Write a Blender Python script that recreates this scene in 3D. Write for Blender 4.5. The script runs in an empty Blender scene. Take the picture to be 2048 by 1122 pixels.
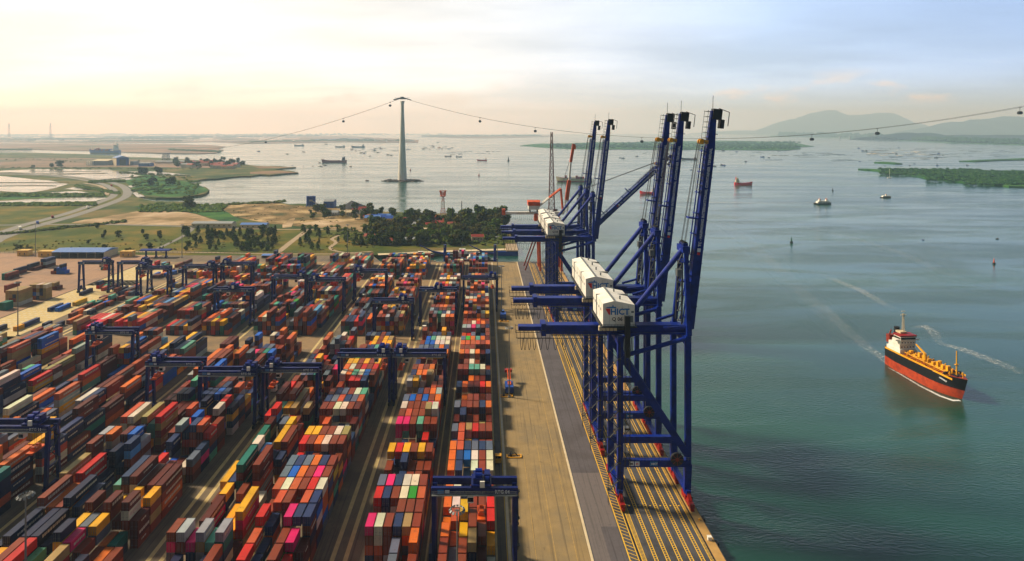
import bpy, bmesh, math, random
from mathutils import Vector, Matrix, noise
from mathutils.geometry import tessellate_polygon
R = math.radians
scene = bpy.context.scene
# ---------------------------------------------------------------- camera
H = 130.0          # camera height above the quay
F = 1200.0         # focal length in pixels of the 2048 px wide photograph
CX, CY = 968.0, 263.0   # where the +Y direction meets the picture
cam_d = bpy.data.cameras.new('camera')
cam = bpy.data.objects.new('camera', cam_d)
scene.collection.objects.link(cam)
cam.location = (0, 0, H)
cam.rotation_euler = (R(90), 0, 0)
cam_d.sensor_width = 36
cam_d.lens = 36 * F / 2048
cam_d.shift_x = (1024 - CX) / 2048
cam_d.shift_y = -(561 - CY) / 2048
cam_d.clip_start = 1
cam_d.clip_end = 200000
scene.camera = cam
# ---------------------------------------------------------------- sun, sky, exposure
SUN_EL, SUN_AZ = R(40), R(-72)     # azimuth from +Y, negative = to the left
sdir = Vector((math.sin(SUN_AZ) * math.cos(SUN_EL), math.cos(SUN_AZ) * math.cos(SUN_EL), math.sin(SUN_EL)))
sun_d = bpy.data.lights.new('sun', 'SUN')
sun_d.energy = 4.3
sun_d.color = (1.0, 0.87, 0.68)
sun_d.angle = R(9)
sun = bpy.data.objects.new('sun', sun_d)
scene.collection.objects.link(sun)
sun.rotation_euler = sdir.to_track_quat('Z', 'Y').to_euler()
world = bpy.data.worlds.new('World')
scene.world = world
world.use_nodes = True
wn, wl = world.node_tree.nodes, world.node_tree.links
wn.clear()
def N(nodes, t, **k):
    n = nodes.new(t)
    for a, v in k.items():
        setattr(n, a, v)
    return n
sky = N(wn, 'ShaderNodeTexSky', sky_type='NISHITA', sun_disc=False)
sky.sun_elevation = SUN_EL
sky.sun_rotation = SUN_AZ
sky.altitude = 0
sky.air_density = 1.2
sky.dust_density = 2.5
bg = N(wn, 'ShaderNodeBackground'); bg.inputs['Strength'].default_value = 0.1
out = N(wn, 'ShaderNodeOutputWorld')
geo = N(wn, 'ShaderNodeNewGeometry')
sep = N(wn, 'ShaderNodeSeparateXYZ')
tc = N(wn, 'ShaderNodeTexCoord')
wl.new(tc.outputs['Generated'], sep.inputs[0])
# brightness of the thin cloud: it glows towards the sun
dot = N(wn, 'ShaderNodeVectorMath', operation='DOT_PRODUCT')
dot.inputs[1].default_value = sdir
wl.new(tc.outputs['Generated'], dot.inputs[0])
glow = N(wn, 'ShaderNodeValToRGB')
mr = N(wn, 'ShaderNodeMapRange'); mr.inputs['From Min'].default_value = -1; mr.inputs['From Max'].default_value = 1
wl.new(dot.outputs['Value'], mr.inputs['Value'])
wl.new(mr.outputs[0], glow.inputs[0])
cr = glow.color_ramp
cr.elements[0].position = 0.0; cr.elements[0].color = (0.12, 0.17, 0.28, 1)
cr.elements[1].position = 1.0; cr.elements[1].color = (1.7, 1.5, 1.15, 1)
for p, c in ((0.20, (0.24, 0.34, 0.56, 1)), (0.34, (0.26, 0.46, 1.02, 1)), (0.50, (0.42, 0.61, 1.03, 1)), (0.66, (0.80, 0.86, 0.97, 1)), (0.80, (1.05, 1.00, 0.92, 1)), (0.90, (1.28, 1.14, 0.90, 1))):
    e = cr.elements.new(p); e.color = c
# cloud layer: direction projected on a plane above
mx = N(wn, 'ShaderNodeMath', operation='MAXIMUM'); mx.inputs[1].default_value = 0.02
wl.new(sep.outputs['Z'], mx.inputs[0])
ad = N(wn, 'ShaderNodeMath', operation='ADD'); ad.inputs[1].default_value = 0.10
wl.new(mx.outputs[0], ad.inputs[0])
dv = N(wn, 'ShaderNodeVectorMath', operation='DIVIDE')
cb = N(wn, 'ShaderNodeCombineXYZ')
for i in range(3): wl.new(ad.outputs[0], cb.inputs[i])
wl.new(tc.outputs['Generated'], dv.inputs[0]); wl.new(cb.outputs[0], dv.inputs[1])
n1 = N(wn, 'ShaderNodeTexNoise'); n1.inputs['Scale'].default_value = 1.1; n1.inputs['Detail'].default_value = 6; n1.inputs['Roughness'].default_value = 0.52
mp = N(wn, 'ShaderNodeMapping'); mp.inputs['Scale'].default_value = (0.55, 1.0, 1); mp.inputs['Location'].default_value = (3.1, 1.7, 0)
wl.new(dv.outputs[0], mp.inputs[0]); wl.new(mp.outputs[0], n1.inputs['Vector'])
r1 = N(wn, 'ShaderNodeMapRange'); r1.inputs['From Min'].default_value = 0.36; r1.inputs['From Max'].default_value = 0.66
r1.inputs['To Min'].default_value = 0.80; r1.inputs['To Max'].default_value = 1.12
wl.new(n1.outputs[0], r1.inputs['Value'])
mul = N(wn, 'ShaderNodeVectorMath', operation='SCALE')
wl.new(glow.outputs[0], mul.inputs[0]); wl.new(r1.outputs[0], mul.inputs['Scale'])
# unseen sky above the view darkened to cut ambient light and deepen shade
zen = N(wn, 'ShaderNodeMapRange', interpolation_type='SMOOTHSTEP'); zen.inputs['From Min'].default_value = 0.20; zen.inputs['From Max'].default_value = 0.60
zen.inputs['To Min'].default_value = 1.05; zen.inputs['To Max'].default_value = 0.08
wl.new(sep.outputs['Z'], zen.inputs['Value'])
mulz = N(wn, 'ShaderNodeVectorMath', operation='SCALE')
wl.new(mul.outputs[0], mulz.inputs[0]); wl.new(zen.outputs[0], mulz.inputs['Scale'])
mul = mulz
# bright milky band low over the horizon
hb = N(wn, 'ShaderNodeValToRGB'); wl.new(sep.outputs['Z'], hb.inputs[0])
hb.color_ramp.elements[0].position = 0.0; hb.color_ramp.elements[0].color = (.95, .95, .95, 1)
hb.color_ramp.elements[1].position = 0.30; hb.color_ramp.elements[1].color = (.5, .5, .5, 1)
e = hb.color_ramp.elements.new(0.06); e.color = (.80, .80, .80, 1)
e = hb.color_ramp.elements.new(0.14); e.color = (.60, .60, .60, 1)
hb2 = N(wn, 'ShaderNodeMath', operation='MULTIPLY'); hb2.inputs[1].default_value = 2.0
wl.new(hb.outputs[0], hb2.inputs[0])
mulh = N(wn, 'ShaderNodeVectorMath', operation='SCALE')
wl.new(mul.outputs[0], mulh.inputs[0]); wl.new(hb2.outputs[0], mulh.inputs['Scale'])
mul = mulh
# unseen sky behind the camera dimmed as well, so camera-facing sides stay dark
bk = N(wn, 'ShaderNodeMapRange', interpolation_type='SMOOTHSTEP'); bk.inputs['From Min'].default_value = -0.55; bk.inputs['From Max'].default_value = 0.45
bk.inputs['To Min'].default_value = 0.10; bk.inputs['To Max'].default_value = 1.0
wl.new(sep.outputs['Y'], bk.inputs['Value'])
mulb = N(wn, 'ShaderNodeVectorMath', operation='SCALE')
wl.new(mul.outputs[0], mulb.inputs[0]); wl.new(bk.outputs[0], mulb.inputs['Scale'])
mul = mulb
# small bright cumulus just above the horizon
n2 = N(wn, 'ShaderNodeTexNoise'); n2.inputs['Scale'].default_value = 9.0; n2.inputs['Detail'].default_value = 5; n2.inputs['Roughness'].default_value = 0.55
mp2 = N(wn, 'ShaderNodeMapping'); mp2.inputs['Scale'].default_value = (1, 1, 2.6); mp2.inputs['Location'].default_value = (0.35, 0, 0.45)
wl.new(tc.outputs['Generated'], mp2.inputs[0]); wl.new(mp2.outputs[0], n2.inputs['Vector'])
r2 = N(wn, 'ShaderNodeMapRange', interpolation_type='SMOOTHSTEP'); r2.inputs['From Min'].default_value = 0.54; r2.inputs['From Max'].default_value = 0.68
wl.new(n2.outputs[0], r2.inputs['Value'])
band = N(wn, 'ShaderNodeValToRGB')
wl.new(sep.outputs['Z'], band.inputs[0])
b = band.color_ramp
b.elements[0].position = 0.035; b.elements[0].color = (0, 0, 0, 1)
b.elements[1].position = 0.092; b.elements[1].color = (0, 0, 0, 1)
for p, v in ((0.048, 1), (0.065, 1)):
    e = b.elements.new(p); e.color = (v, v, v, 1)
m3 = N(wn, 'ShaderNodeMath', operation='MULTIPLY')
wl.new(r2.outputs[0], m3.inputs[0]); wl.new(band.outputs[0], m3.inputs[1])
m4 = N(wn, 'ShaderNodeMath', operation='MULTIPLY'); m4.inputs[1].default_value = 0.9
wl.new(m3.outputs[0], m4.inputs[0])
cum = N(wn, 'ShaderNodeMixRGB'); cum.inputs[2].default_value = (1.1, 1.05, 1.02, 1)
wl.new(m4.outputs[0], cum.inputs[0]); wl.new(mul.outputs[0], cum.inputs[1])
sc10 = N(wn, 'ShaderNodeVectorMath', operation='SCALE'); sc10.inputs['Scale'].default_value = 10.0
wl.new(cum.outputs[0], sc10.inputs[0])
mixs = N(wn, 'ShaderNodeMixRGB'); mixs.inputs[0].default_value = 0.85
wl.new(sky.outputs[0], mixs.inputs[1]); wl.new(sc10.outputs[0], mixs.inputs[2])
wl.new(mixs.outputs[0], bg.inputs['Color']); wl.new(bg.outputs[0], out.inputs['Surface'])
scene.view_settings.view_transform = 'Standard'
scene.view_settings.look = 'None'
scene.view_settings.exposure = 0.36
scene.view_settings.gamma = 1.0
scene.render.engine = 'CYCLES'
scene.cycles.use_denoising = True
scene.cycles.max_bounces = 5
scene.cycles.diffuse_bounces = 1
scene.cycles.glossy_bounces = 2
scene.cycles.volume_bounces = 1
scene.cycles.transparent_max_bounces = 6
scene.cycles.sample_clamp_indirect = 6

# ---------------------------------------------------------------- helpers
COL = scene.collection
rnd = random.Random(7)
def lin(c):
    return tuple((x / 12.92 if x <= 0.04045 else ((x + 0.055) / 1.055) ** 2.4) for x in c)
def G(px, py, z=0.0):
    """point of the level z seen at a pixel of the photograph"""
    v = max(py - CY, 0.8)
    Y = F * (H - z) / v
    return (px - CX) * Y / F, Y
def mat(name, col, rough=0.7, metal=0.0, var=0.12, scale=0.6, dirt=None, dirt_amt=0.0, dirt_scale=0.15, spec=0.5, streak=0.0):
    """painted or mineral surface with two scales of mottling"""
    m = bpy.data.materials.new(name); m.use_nodes = True
    nt = m.node_tree; n, l = nt.nodes, nt.links
    p = n['Principled BSDF']
    p.inputs['Roughness'].default_value = rough; p.inputs['Metallic'].default_value = metal
    p.inputs['Specular IOR Level'].default_value = spec
    c = (*lin(col), 1)
    g = N(n, 'ShaderNodeNewGeometry')
    t = N(n, 'ShaderNodeTexNoise'); t.inputs['Scale'].default_value = scale; t.inputs['Detail'].default_value = 5
    l.new(g.outputs['Position'], t.inputs['Vector'])
    hs = N(n, 'ShaderNodeHueSaturation'); hs.inputs['Color'].default_value = c
    r = N(n, 'ShaderNodeMapRange'); r.inputs['From Min'].default_value = 0.3; r.inputs['From Max'].default_value = 0.7
    r.inputs['To Min'].default_value = 1 - var; r.inputs['To Max'].default_value = 1 + var
    l.new(t.outputs[0], r.inputs['Value']); l.new(r.outputs[0], hs.inputs['Value'])
    o = hs.outputs[0]
    if dirt:
        t2 = N(n, 'ShaderNodeTexNoise'); t2.inputs['Scale'].default_value = dirt_scale; t2.inputs['Detail'].default_value = 7; t2.inputs['Roughness'].default_value = 0.6
        l.new(g.outputs['Position'], t2.inputs['Vector'])
        r2 = N(n, 'ShaderNodeMapRange', interpolation_type='SMOOTHSTEP'); r2.inputs['From Min'].default_value = 0.45; r2.inputs['From Max'].default_value = 0.62
        r2.inputs['To Max'].default_value = dirt_amt
        l.new(t2.outputs[0], r2.inputs['Value'])
        mi = N(n, 'ShaderNodeMixRGB'); mi.inputs[2].default_value = (*lin(dirt), 1)
        l.new(r2.outputs[0], mi.inputs[0]); l.new(o, mi.inputs[1]); o = mi.outputs[0]
    if streak:   # tyre marks and oil drawn out along the lanes
        mp_ = N(n, 'ShaderNodeMapping'); mp_.inputs['Scale'].default_value = (1.6, .022, 1)
        l.new(g.outputs['Position'], mp_.inputs[0])
        t3 = N(n, 'ShaderNodeTexNoise'); t3.inputs['Scale'].default_value = 1.0; t3.inputs['Detail'].default_value = 5; t3.inputs['Roughness'].default_value = 0.6
        l.new(mp_.outputs[0], t3.inputs['Vector'])
        r3 = N(n, 'ShaderNodeMapRange', interpolation_type='SMOOTHSTEP'); r3.inputs['From Min'].default_value = 0.5; r3.inputs['From Max'].default_value = 0.68; r3.inputs['To Max'].default_value = streak
        l.new(t3.outputs[0], r3.inputs['Value'])
        t4 = N(n, 'ShaderNodeTexNoise'); t4.inputs['Scale'].default_value = 0.35; t4.inputs['Detail'].default_value = 8; t4.inputs['Roughness'].default_value = 0.7
        l.new(g.outputs['Position'], t4.inputs['Vector'])
        r4 = N(n, 'ShaderNodeMapRange'); r4.inputs['From Min'].default_value = 0.6; r4.inputs['From Max'].default_value = 0.7; r4.inputs['To Max'].default_value = streak * .9
        l.new(t4.outputs[0], r4.inputs['Value'])
        mxx = N(n, 'ShaderNodeMath', operation='MAXIMUM'); l.new(r3.outputs[0], mxx.inputs[0]); l.new(r4.outputs[0], mxx.inputs[1])
        m5 = N(n, 'ShaderNodeMixRGB'); m5.inputs[2].default_value = (.035, .032, .03, 1)
        l.new(mxx.outputs[0], m5.inputs[0]); l.new(o, m5.inputs[1]); o = m5.outputs[0]
    l.new(o, p.inputs['Base Color'])
    return m
def terrain_mat(name, cols, scale, rough=0.95, detail=8, rough2=0.6):
    """ground cover: three colours split by noise"""
    m = bpy.data.materials.new(name); m.use_nodes = True
    nt = m.node_tree; n, l = nt.nodes, nt.links
    p = n['Principled BSDF']; p.inputs['Roughness'].default_value = rough; p.inputs['Specular IOR Level'].default_value = 0.15
    g = N(n, 'ShaderNodeNewGeometry')
    t = N(n, 'ShaderNodeTexNoise'); t.inputs['Scale'].default_value = scale; t.inputs['Detail'].default_value = detail; t.inputs['Roughness'].default_value = rough2
    l.new(g.outputs['Position'], t.inputs['Vector'])
    r = N(n, 'ShaderNodeValToRGB'); r.color_ramp.elements[0].position = 0.36; r.color_ramp.elements[1].position = 0.64
    r.color_ramp.elements[0].color = (*lin(cols[0]), 1); r.color_ramp.elements[1].color = (*lin(cols[-1]), 1)
    for i in range(1, len(cols) - 1):
        e = r.color_ramp.elements.new(0.36 + 0.28 * i / (len(cols) - 1)); e.color = (*lin(cols[i]), 1)
    l.new(t.outputs[0], r.inputs[0]); l.new(r.outputs[0], p.inputs['Base Color'])
    return m

class MB:
    """collects shapes into one mesh"""
    def __init__(s): s.v, s.f, s.m, s.c, s.M = [], [], [], [], None
    def add(s, vs, fs, mi=0, col=None):
        b = len(s.v)
        if s.M is not None: vs = [tuple(s.M @ Vector(p)) for p in vs]
        s.v += [tuple(p) for p in vs]
        for f in fs:
            s.f.append(tuple(b + i for i in f)); s.m.append(mi)
            if col is not None: s.c.append(col)
    def box(s, x0, x1, y0, y1, z0, z1, mi=0, col=None, bottom=True):
        vs = [(x0,y0,z0),(x1,y0,z0),(x1,y1,z0),(x0,y1,z0),(x0,y0,z1),(x1,y0,z1),(x1,y1,z1),(x0,y1,z1)]
        fs = [(4,5,6,7),(0,1,5,4),(1,2,6,5),(2,3,7,6),(3,0,4,7)]
        if bottom: fs.append((3,2,1,0))
        s.add(vs, fs, mi, col)
    def beam(s, a, b, w, h=None, w2=None, h2=None, mi=0):
        """rectangular bar from a to b, w across, h the other way"""
        a, b = Vector(a), Vector(b); h = h or w; w2 = w2 or w; h2 = h2 or h
        d = (b - a).normalized()
        up = Vector((0, 0, 1)) if abs(d.z) < 0.95 else Vector((1, 0, 0))
        x = d.cross(up).normalized(); y = x.cross(d).normalized()
        vs = []
        for p, ww, hh in ((a, w, h), (b, w2, h2)):
            for sx, sy in ((-1,-1),(1,-1),(1,1),(-1,1)):
                vs.append(p + x * (sx * ww / 2) + y * (sy * hh / 2))
        s.add(vs, [(3,2,1,0),(4,5,6,7),(0,1,5,4),(1,2,6,5),(2,3,7,6),(3,0,4,7)], mi)
    def tube(s, a, b, r, r2=None, n=8, mi=0):
        a, b = Vector(a), Vector(b); r2 = r if r2 is None else r2
        d = (b - a).normalized()
        up = Vector((0, 0, 1)) if abs(d.z) < 0.95 else Vector((1, 0, 0))
        x = d.cross(up).normalized(); y = x.cross(d).normalized()
        vs = []
        for p, rr in ((a, r), (b, r2)):
            for i in range(n):
                t = 2 * math.pi * i / n
                vs.append(p + x * (math.cos(t) * rr) + y * (math.sin(t) * rr))
        fs = [(i, (i+1) % n, n + (i+1) % n, n + i) for i in range(n)] + [tuple(range(n))[::-1], tuple(range(n, 2*n))]
        s.add(vs, fs, mi)
    def prism(s, pts, z0, z1, mi=0, mi_top=None):
        n = len(pts)
        vs = [(p[0], p[1], z0) for p in pts] + [(p[0], p[1], z1) for p in pts]
        tris = tessellate_polygon([[Vector((p[0], p[1], 0)) for p in pts]])
        s.add(vs, [(i, (i+1) % n, n + (i+1) % n, n + i) for i in range(n)], mi)
        top = []
        for t in tris:
            a, b_, c = (Vector(vs[i]) for i in t)
            top.append(tuple(i + n for i in (t if (b_ - a).cross(c - a).z > 0 else t[::-1])))
        s.add(vs, top, mi if mi_top is None else mi_top)
    def gable(s, x0, x1, y0, y1, z0, zr, ov=0.4, mi=0, along='x'):
        """gabled roof solid"""
        x0 -= ov; x1 += ov; y0 -= ov; y1 += ov
        if along == 'x':
            ym = (y0 + y1) / 2
            vs = [(x0,y0,z0),(x1,y0,z0),(x1,y1,z0),(x0,y1,z0),(x0,ym,zr),(x1,ym,zr)]
            fs = [(0,1,5,4),(2,3,4,5),(3,0,4),(1,2,5),(3,2,1,0)]
        else:
            xm = (x0 + x1) / 2
            vs = [(x0,y0,z0),(x1,y0,z0),(x1,y1,z0),(x0,y1,z0),(xm,y0,zr),(xm,y1,zr)]
            fs = [(0,4,5,3),(1,2,5,4),(0,1,4),(2,3,5),(3,2,1,0)]
        s.add(vs, fs, mi)
    def build(s, name, mats, parent=None, loc=(0,0,0), smooth=False):
        me = bpy.data.meshes.new(name)
        me.from_pydata(s.v, [], s.f)
        mats = mats if isinstance(mats, (list, tuple)) else [mats]
        for m in mats: me.materials.append(m)
        if len(mats) > 1: me.polygons.foreach_set('material_index', s.m)
        if smooth: me.polygons.foreach_set('use_smooth', [True] * len(s.f))
        if s.c and len(s.c) == len(s.f):
            at = me.color_attributes.new('tint', 'FLOAT_COLOR', 'CORNER')
            buf = []
            for f, c in zip(s.f, s.c): buf += [c[0], c[1], c[2], 1.0] * len(f)
            at.data.foreach_set('color', buf)
        me.update()
        o = bpy.data.objects.new(name, me)
        o.location = loc
        COL.objects.link(o)
        if parent: o.parent = parent
        return o
def tag(o, label=None, cat=None, group=None, kind=None):
    if label: o['label'] = label
    if cat: o['category'] = cat
    if group: o['group'] = group
    if kind: o['kind'] = kind
    return o
def empty(name, loc, label=None, cat=None, group=None, rz=0):
    o = bpy.data.objects.new(name, None); COL.objects.link(o)
    o.location = loc; o.rotation_euler = (0, 0, rz); o.empty_display_size = 1
    return tag(o, label, cat, group)
def copy_tree(o, parent=None):
    c = o.copy(); COL.objects.link(c)
    if parent: c.parent = parent
    for ch in KIDS(o): copy_tree(ch, c)
    return c
def KIDS(o):
    return [c for c in list(o.children)]
def set_label(o, label): o['label'] = label; return o
def sheet(name, pts, z, m, kind='structure', thick=None, cat=None, label=None):
    mb = MB()
    if thick: mb.prism(pts, z - thick, z)
    else:
        vs = [(p[0], p[1], z) for p in pts]
        tr = tessellate_polygon([[Vector((p[0], p[1], 0)) for p in pts]])
        out_ = []
        for t in tr:
            a, b_, c = (Vector(vs[i]) for i in t)
            out_.append(t if (b_ - a).cross(c - a).z > 0 else t[::-1])
        mb.add(vs, out_)
    o = mb.build(name, m)
    return tag(o, label, cat, None, kind)
def rough(pts, amp=1.5, depth=3, seed=1, closed=True):
    """break up the edges of an outline given in photograph pixels"""
    rr = random.Random(seed)
    for d in range(depth):
        o = []
        n = len(pts)
        for i in range(n if closed else n - 1):
            a, b_ = pts[i], pts[(i + 1) % n]
            o.append(a)
            L = math.hypot(b_[0] - a[0], (b_[1] - a[1]))
            if L > 6 and -60 < (a[0] + b_[0]) / 2 < 2110:
                k = amp * min(1.0, L / 40) / (d * 0.6 + 1)
                o.append(((a[0] + b_[0]) / 2 + rr.uniform(-k, k) * 1.5, (a[1] + b_[1]) / 2 + rr.uniform(-k, k) * min(1, max(0.12, ((a[1] + b_[1]) / 2 - 265) / 110))))
            else:
                o.append(((a[0] + b_[0]) / 2, (a[1] + b_[1]) / 2))
        if not closed: o.append(pts[-1])
        pts = o
    return pts
def W(pts, z=0.0): return [G(p[0], p[1], z) for p in pts]
def strip(name, pts, width, z, m, kind='structure'):
    """road-like strip along world points; width a number or a list"""
    n = len(pts); L, Rr = [], []
    for i in range(n):
        a = Vector(pts[max(0, i-1)][:2]); b_ = Vector(pts[min(n-1, i+1)][:2])
        d = (b_ - a).normalized(); nrm = Vector((-d.y, d.x))
        w = width[i] if isinstance(width, (list, tuple)) else width
        p = Vector(pts[i][:2])
        L.append(p + nrm * w / 2); Rr.append(p - nrm * w / 2)
    mb = MB()
    vs = [(p.x, p.y, z) for p in L] + [(p.x, p.y, z) for p in Rr]
    mb.add(vs, [(n + i, n + i + 1, i + 1, i) for i in range(n - 1)])
    return tag(mb.build(name, m), kind=kind)
def smooth_line(pts, k=4):
    o = []
    n = len(pts)
    for i in range(n - 1):
        p0, p1, p2, p3 = (Vector(pts[max(0, min(n-1, j))]) for j in (i-1, i, i+1, i+2))
        for q in range(k):
            t = q / k
            o.append(tuple(0.5 * ((2*p1) + (p2-p0)*t + (2*p0-5*p1+4*p2-p3)*t*t + (3*p1-p0-3*p2+p3)*t**3)))
    o.append(tuple(pts[-1]))
    return o
def text_mesh(s, size, m, parent, loc, rot=(R(90), 0, 0), name='lettering', bold=0.0, align='LEFT', extrude=0.02):
    cu = bpy.data.curves.new('text', 'FONT'); cu.body = s; cu.size = size; cu.offset = bold; cu.extrude = extrude
    cu.align_x = align; cu.resolution_u = 2
    o = bpy.data.objects.new('text', cu); COL.objects.link(o)
    bpy.context.view_layer.update()
    me = bpy.data.meshes.new_from_object(o.evaluated_get(bpy.context.evaluated_depsgraph_get()))
    bpy.data.objects.remove(o); bpy.data.curves.remove(cu)
    me.materials.clear(); me.materials.append(m)
    t = bpy.data.objects.new(name, me); COL.objects.link(t)
    t.location = loc; t.rotation_euler = rot
    if parent: t.parent = parent
    return t
# ---------------------------------------------------------------- materials
M = {}
M['blue'] = mat('crane_blue_paint', (0.0, 0.15, 0.53), 0.45, spec=0.25, var=0.15, dirt=(0.0, 0.08, 0.28), dirt_amt=0.5, dirt_scale=0.25)
M['navy'] = mat('gantry_navy_paint', (0.0, 0.10, 0.40), 0.45, spec=0.25, var=0.15, dirt=(0.0, 0.05, 0.2), dirt_amt=0.5, dirt_scale=0.3)
M['white'] = mat('white_paint', (0.96, 0.95, 0.90), 0.5, var=0.04, dirt=(0.74, 0.70, 0.58), dirt_amt=0.3, dirt_scale=0.3)
M['red'] = mat('red_paint', (0.60, 0.06, 0.03), 0.5, var=0.2)
M['orange'] = mat('orange_paint', (0.90, 0.36, 0.06), 0.5, var=0.15, dirt=(0.5, 0.15, 0.04), dirt_amt=0.4, dirt_scale=0.3)
M['yellow'] = mat('yellow_paint', (0.92, 0.66, 0.08), 0.5, var=0.1)
M['black'] = mat('black_rubber', (0.05, 0.05, 0.055), 0.8, var=0.2)
M['grey'] = mat('galvanised_steel', (0.46, 0.48, 0.48), 0.5, 0.3, var=0.1)
M['dark'] = mat('dark_machinery', (0.10, 0.12, 0.14), 0.6, var=0.25)
M['rope'] = mat('steel_rope', (0.22, 0.23, 0.24), 0.6)
M['glass'] = mat('window_glass', (0.06, 0.09, 0.11), 0.1, var=0.1)
M['cyan'] = mat('logo_blue', (0.02, 0.45, 0.72), 0.5, var=0.02)
M['logored'] = mat('logo_red', (0.85, 0.12, 0.12), 0.5, var=0.02)
M['letterwhite'] = mat('white_lettering', (0.88, 0.90, 0.92), 0.6, var=0.03)
M['letterblack'] = mat('black_lettering', (0.07, 0.07, 0.08), 0.6, var=0.03)
M['rust'] = mat('red_lead', (0.55, 0.17, 0.09), 0.6, var=0.2)
M['hullblack'] = mat('black_hull', (0.035, 0.045, 0.06), 0.45, var=0.2)
M['antifoul'] = mat('orange_antifouling', (0.72, 0.25, 0.08), 0.55, var=0.1, dirt=(0.45, 0.13, 0.07), dirt_amt=0.5, dirt_scale=0.35)
M['deckyellow'] = mat('deck_pipe_yellow', (0.95, 0.68, 0.10), 0.5, var=0.2)
M['roofblue'] = mat('blue_sheet_roof', (0.36, 0.52, 0.78), 0.4, var=0.06)
M['deepblue'] = mat('deep_blue_sheet', (0.06, 0.28, 0.62), 0.5, var=0.1)
M['wallyellow'] = mat('yellow_plaster', (0.86, 0.70, 0.35), 0.8, var=0.08)
M['cream'] = mat('cream_plaster', (0.82, 0.76, 0.62), 0.8, var=0.08)
M['concrete'] = mat('pier_concrete', (0.88, 0.86, 0.80), 0.85, var=0.08, scale=0.05)
M['roofred'] = mat('red_tile_roof', (0.62, 0.30, 0.20), 0.8, var=0.15)
M['roofgrey'] = mat('grey_sheet_roof', (0.58, 0.60, 0.60), 0.6, var=0.1)
M['brightred'] = mat('bright_red_hull', (0.92, 0.10, 0.07), 0.5, var=0.1)
M['mastgrey'] = mat('faded_mast_paint', (0.46, 0.33, 0.33), 0.6)
M['rock'] = mat('rubble_rock', (0.42, 0.36, 0.28), 0.95, var=0.3, scale=0.15)
M['bark'] = mat('bark', (0.22, 0.17, 0.12), 0.95, var=0.2)
# ground
M['apron'] = mat('apron_concrete', (0.60, 0.51, 0.34), 0.9, var=0.12, scale=0.25, dirt=(0.52, 0.46, 0.34), dirt_amt=0.7, dirt_scale=0.045, streak=.45)
M['yard'] = mat('yard_concrete', (0.47, 0.41, 0.32), 0.9, var=0.10, scale=0.3, dirt=(0.36, 0.33, 0.28), dirt_amt=0.7, dirt_scale=0.05, streak=.55)
M['lot'] = mat('open_lot_concrete', (0.66, 0.52, 0.40), 0.9, var=0.07, scale=0.2, dirt=(0.56, 0.46, 0.38), dirt_amt=0.7, dirt_scale=0.03, streak=.3)
M['asphalt'] = mat('asphalt', (0.36, 0.34, 0.35), 0.85, var=0.08, scale=0.8, dirt=(0.30, 0.28, 0.28), dirt_amt=0.6, dirt_scale=0.08, streak=.55)
M['asphalt2'] = mat('newer_asphalt', (0.43, 0.40, 0.39), 0.85, var=0.06, scale=0.8, streak=.55)
M['deck'] = mat('quay_deck_asphalt', (0.31, 0.31, 0.32), 0.8, var=0.12, scale=0.6, dirt=(0.20, 0.20, 0.21), dirt_amt=0.7, dirt_scale=0.06, streak=.55)
M['kerb'] = mat('pale_concrete_beam', (0.84, 0.77, 0.62), 0.85, var=0.10, scale=0.5)
M['runway'] = mat('gantry_runway_concrete', (0.80, 0.71, 0.48), 0.85, var=0.12, scale=0.4)
M['yline'] = mat('yellow_road_paint', (0.93, 0.74, 0.20), 0.7, var=0.12, scale=0.8)
M['wline'] = mat('white_road_paint', (0.80, 0.76, 0.66), 0.7, var=0.10, scale=0.8)
M['fyline'] = mat('worn_yellow_paint', (0.76, 0.62, 0.32), 0.8, var=0.2, scale=0.5)
M['cope'] = mat('quay_cope_concrete', (0.74, 0.58, 0.32), 0.85, var=0.15, scale=0.4)
M['quaywall'] = mat('quay_wall_concrete', (0.34, 0.31, 0.26), 0.9, var=0.2, scale=0.3)
M['rail'] = mat('crane_rail_slot', (0.12, 0.10, 0.08), 0.6)
M['grass'] = terrain_mat('park_grass', ((0.24, 0.31, 0.07), (0.35, 0.37, 0.10), (0.50, 0.42, 0.16)), 0.016)
M['field'] = terrain_mat('marsh_green', ((0.17, 0.27, 0.10), (0.30, 0.35, 0.14), (0.48, 0.42, 0.24)), 0.010)
M['plain'] = terrain_mat('far_plain', ((0.33, 0.36, 0.24), (0.55, 0.46, 0.38), (0.64, 0.52, 0.44)), 0.0016)
M['sand'] = terrain_mat('sandy_ground', ((0.46, 0.40, 0.24), (0.66, 0.56, 0.42), (0.80, 0.71, 0.58)), 0.015)
M['dirt'] = terrain_mat('dug_earth', ((0.28, 0.30, 0.15), (0.50, 0.41, 0.25), (0.76, 0.66, 0.48)), 0.02)
M['mud'] = terrain_mat('mud_flat', ((0.50, 0.40, 0.30), (0.60, 0.49, 0.37)), 0.01)
M['mangrove'] = terrain_mat('mangrove_green', ((0.10, 0.27, 0.12), (0.18, 0.38, 0.14), (0.30, 0.46, 0.17)), 0.02)
M['road'] = mat('road_asphalt', (0.50, 0.49, 0.46), 0.85, var=0.06, scale=0.05)
M['gravel'] = mat('gravel_path', (0.66, 0.58, 0.46), 0.9, var=0.1, scale=0.1)
M['hill1'] = terrain_mat('wooded_hill', ((0.05, 0.14, 0.15), (0.09, 0.20, 0.19)), 0.001)

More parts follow.
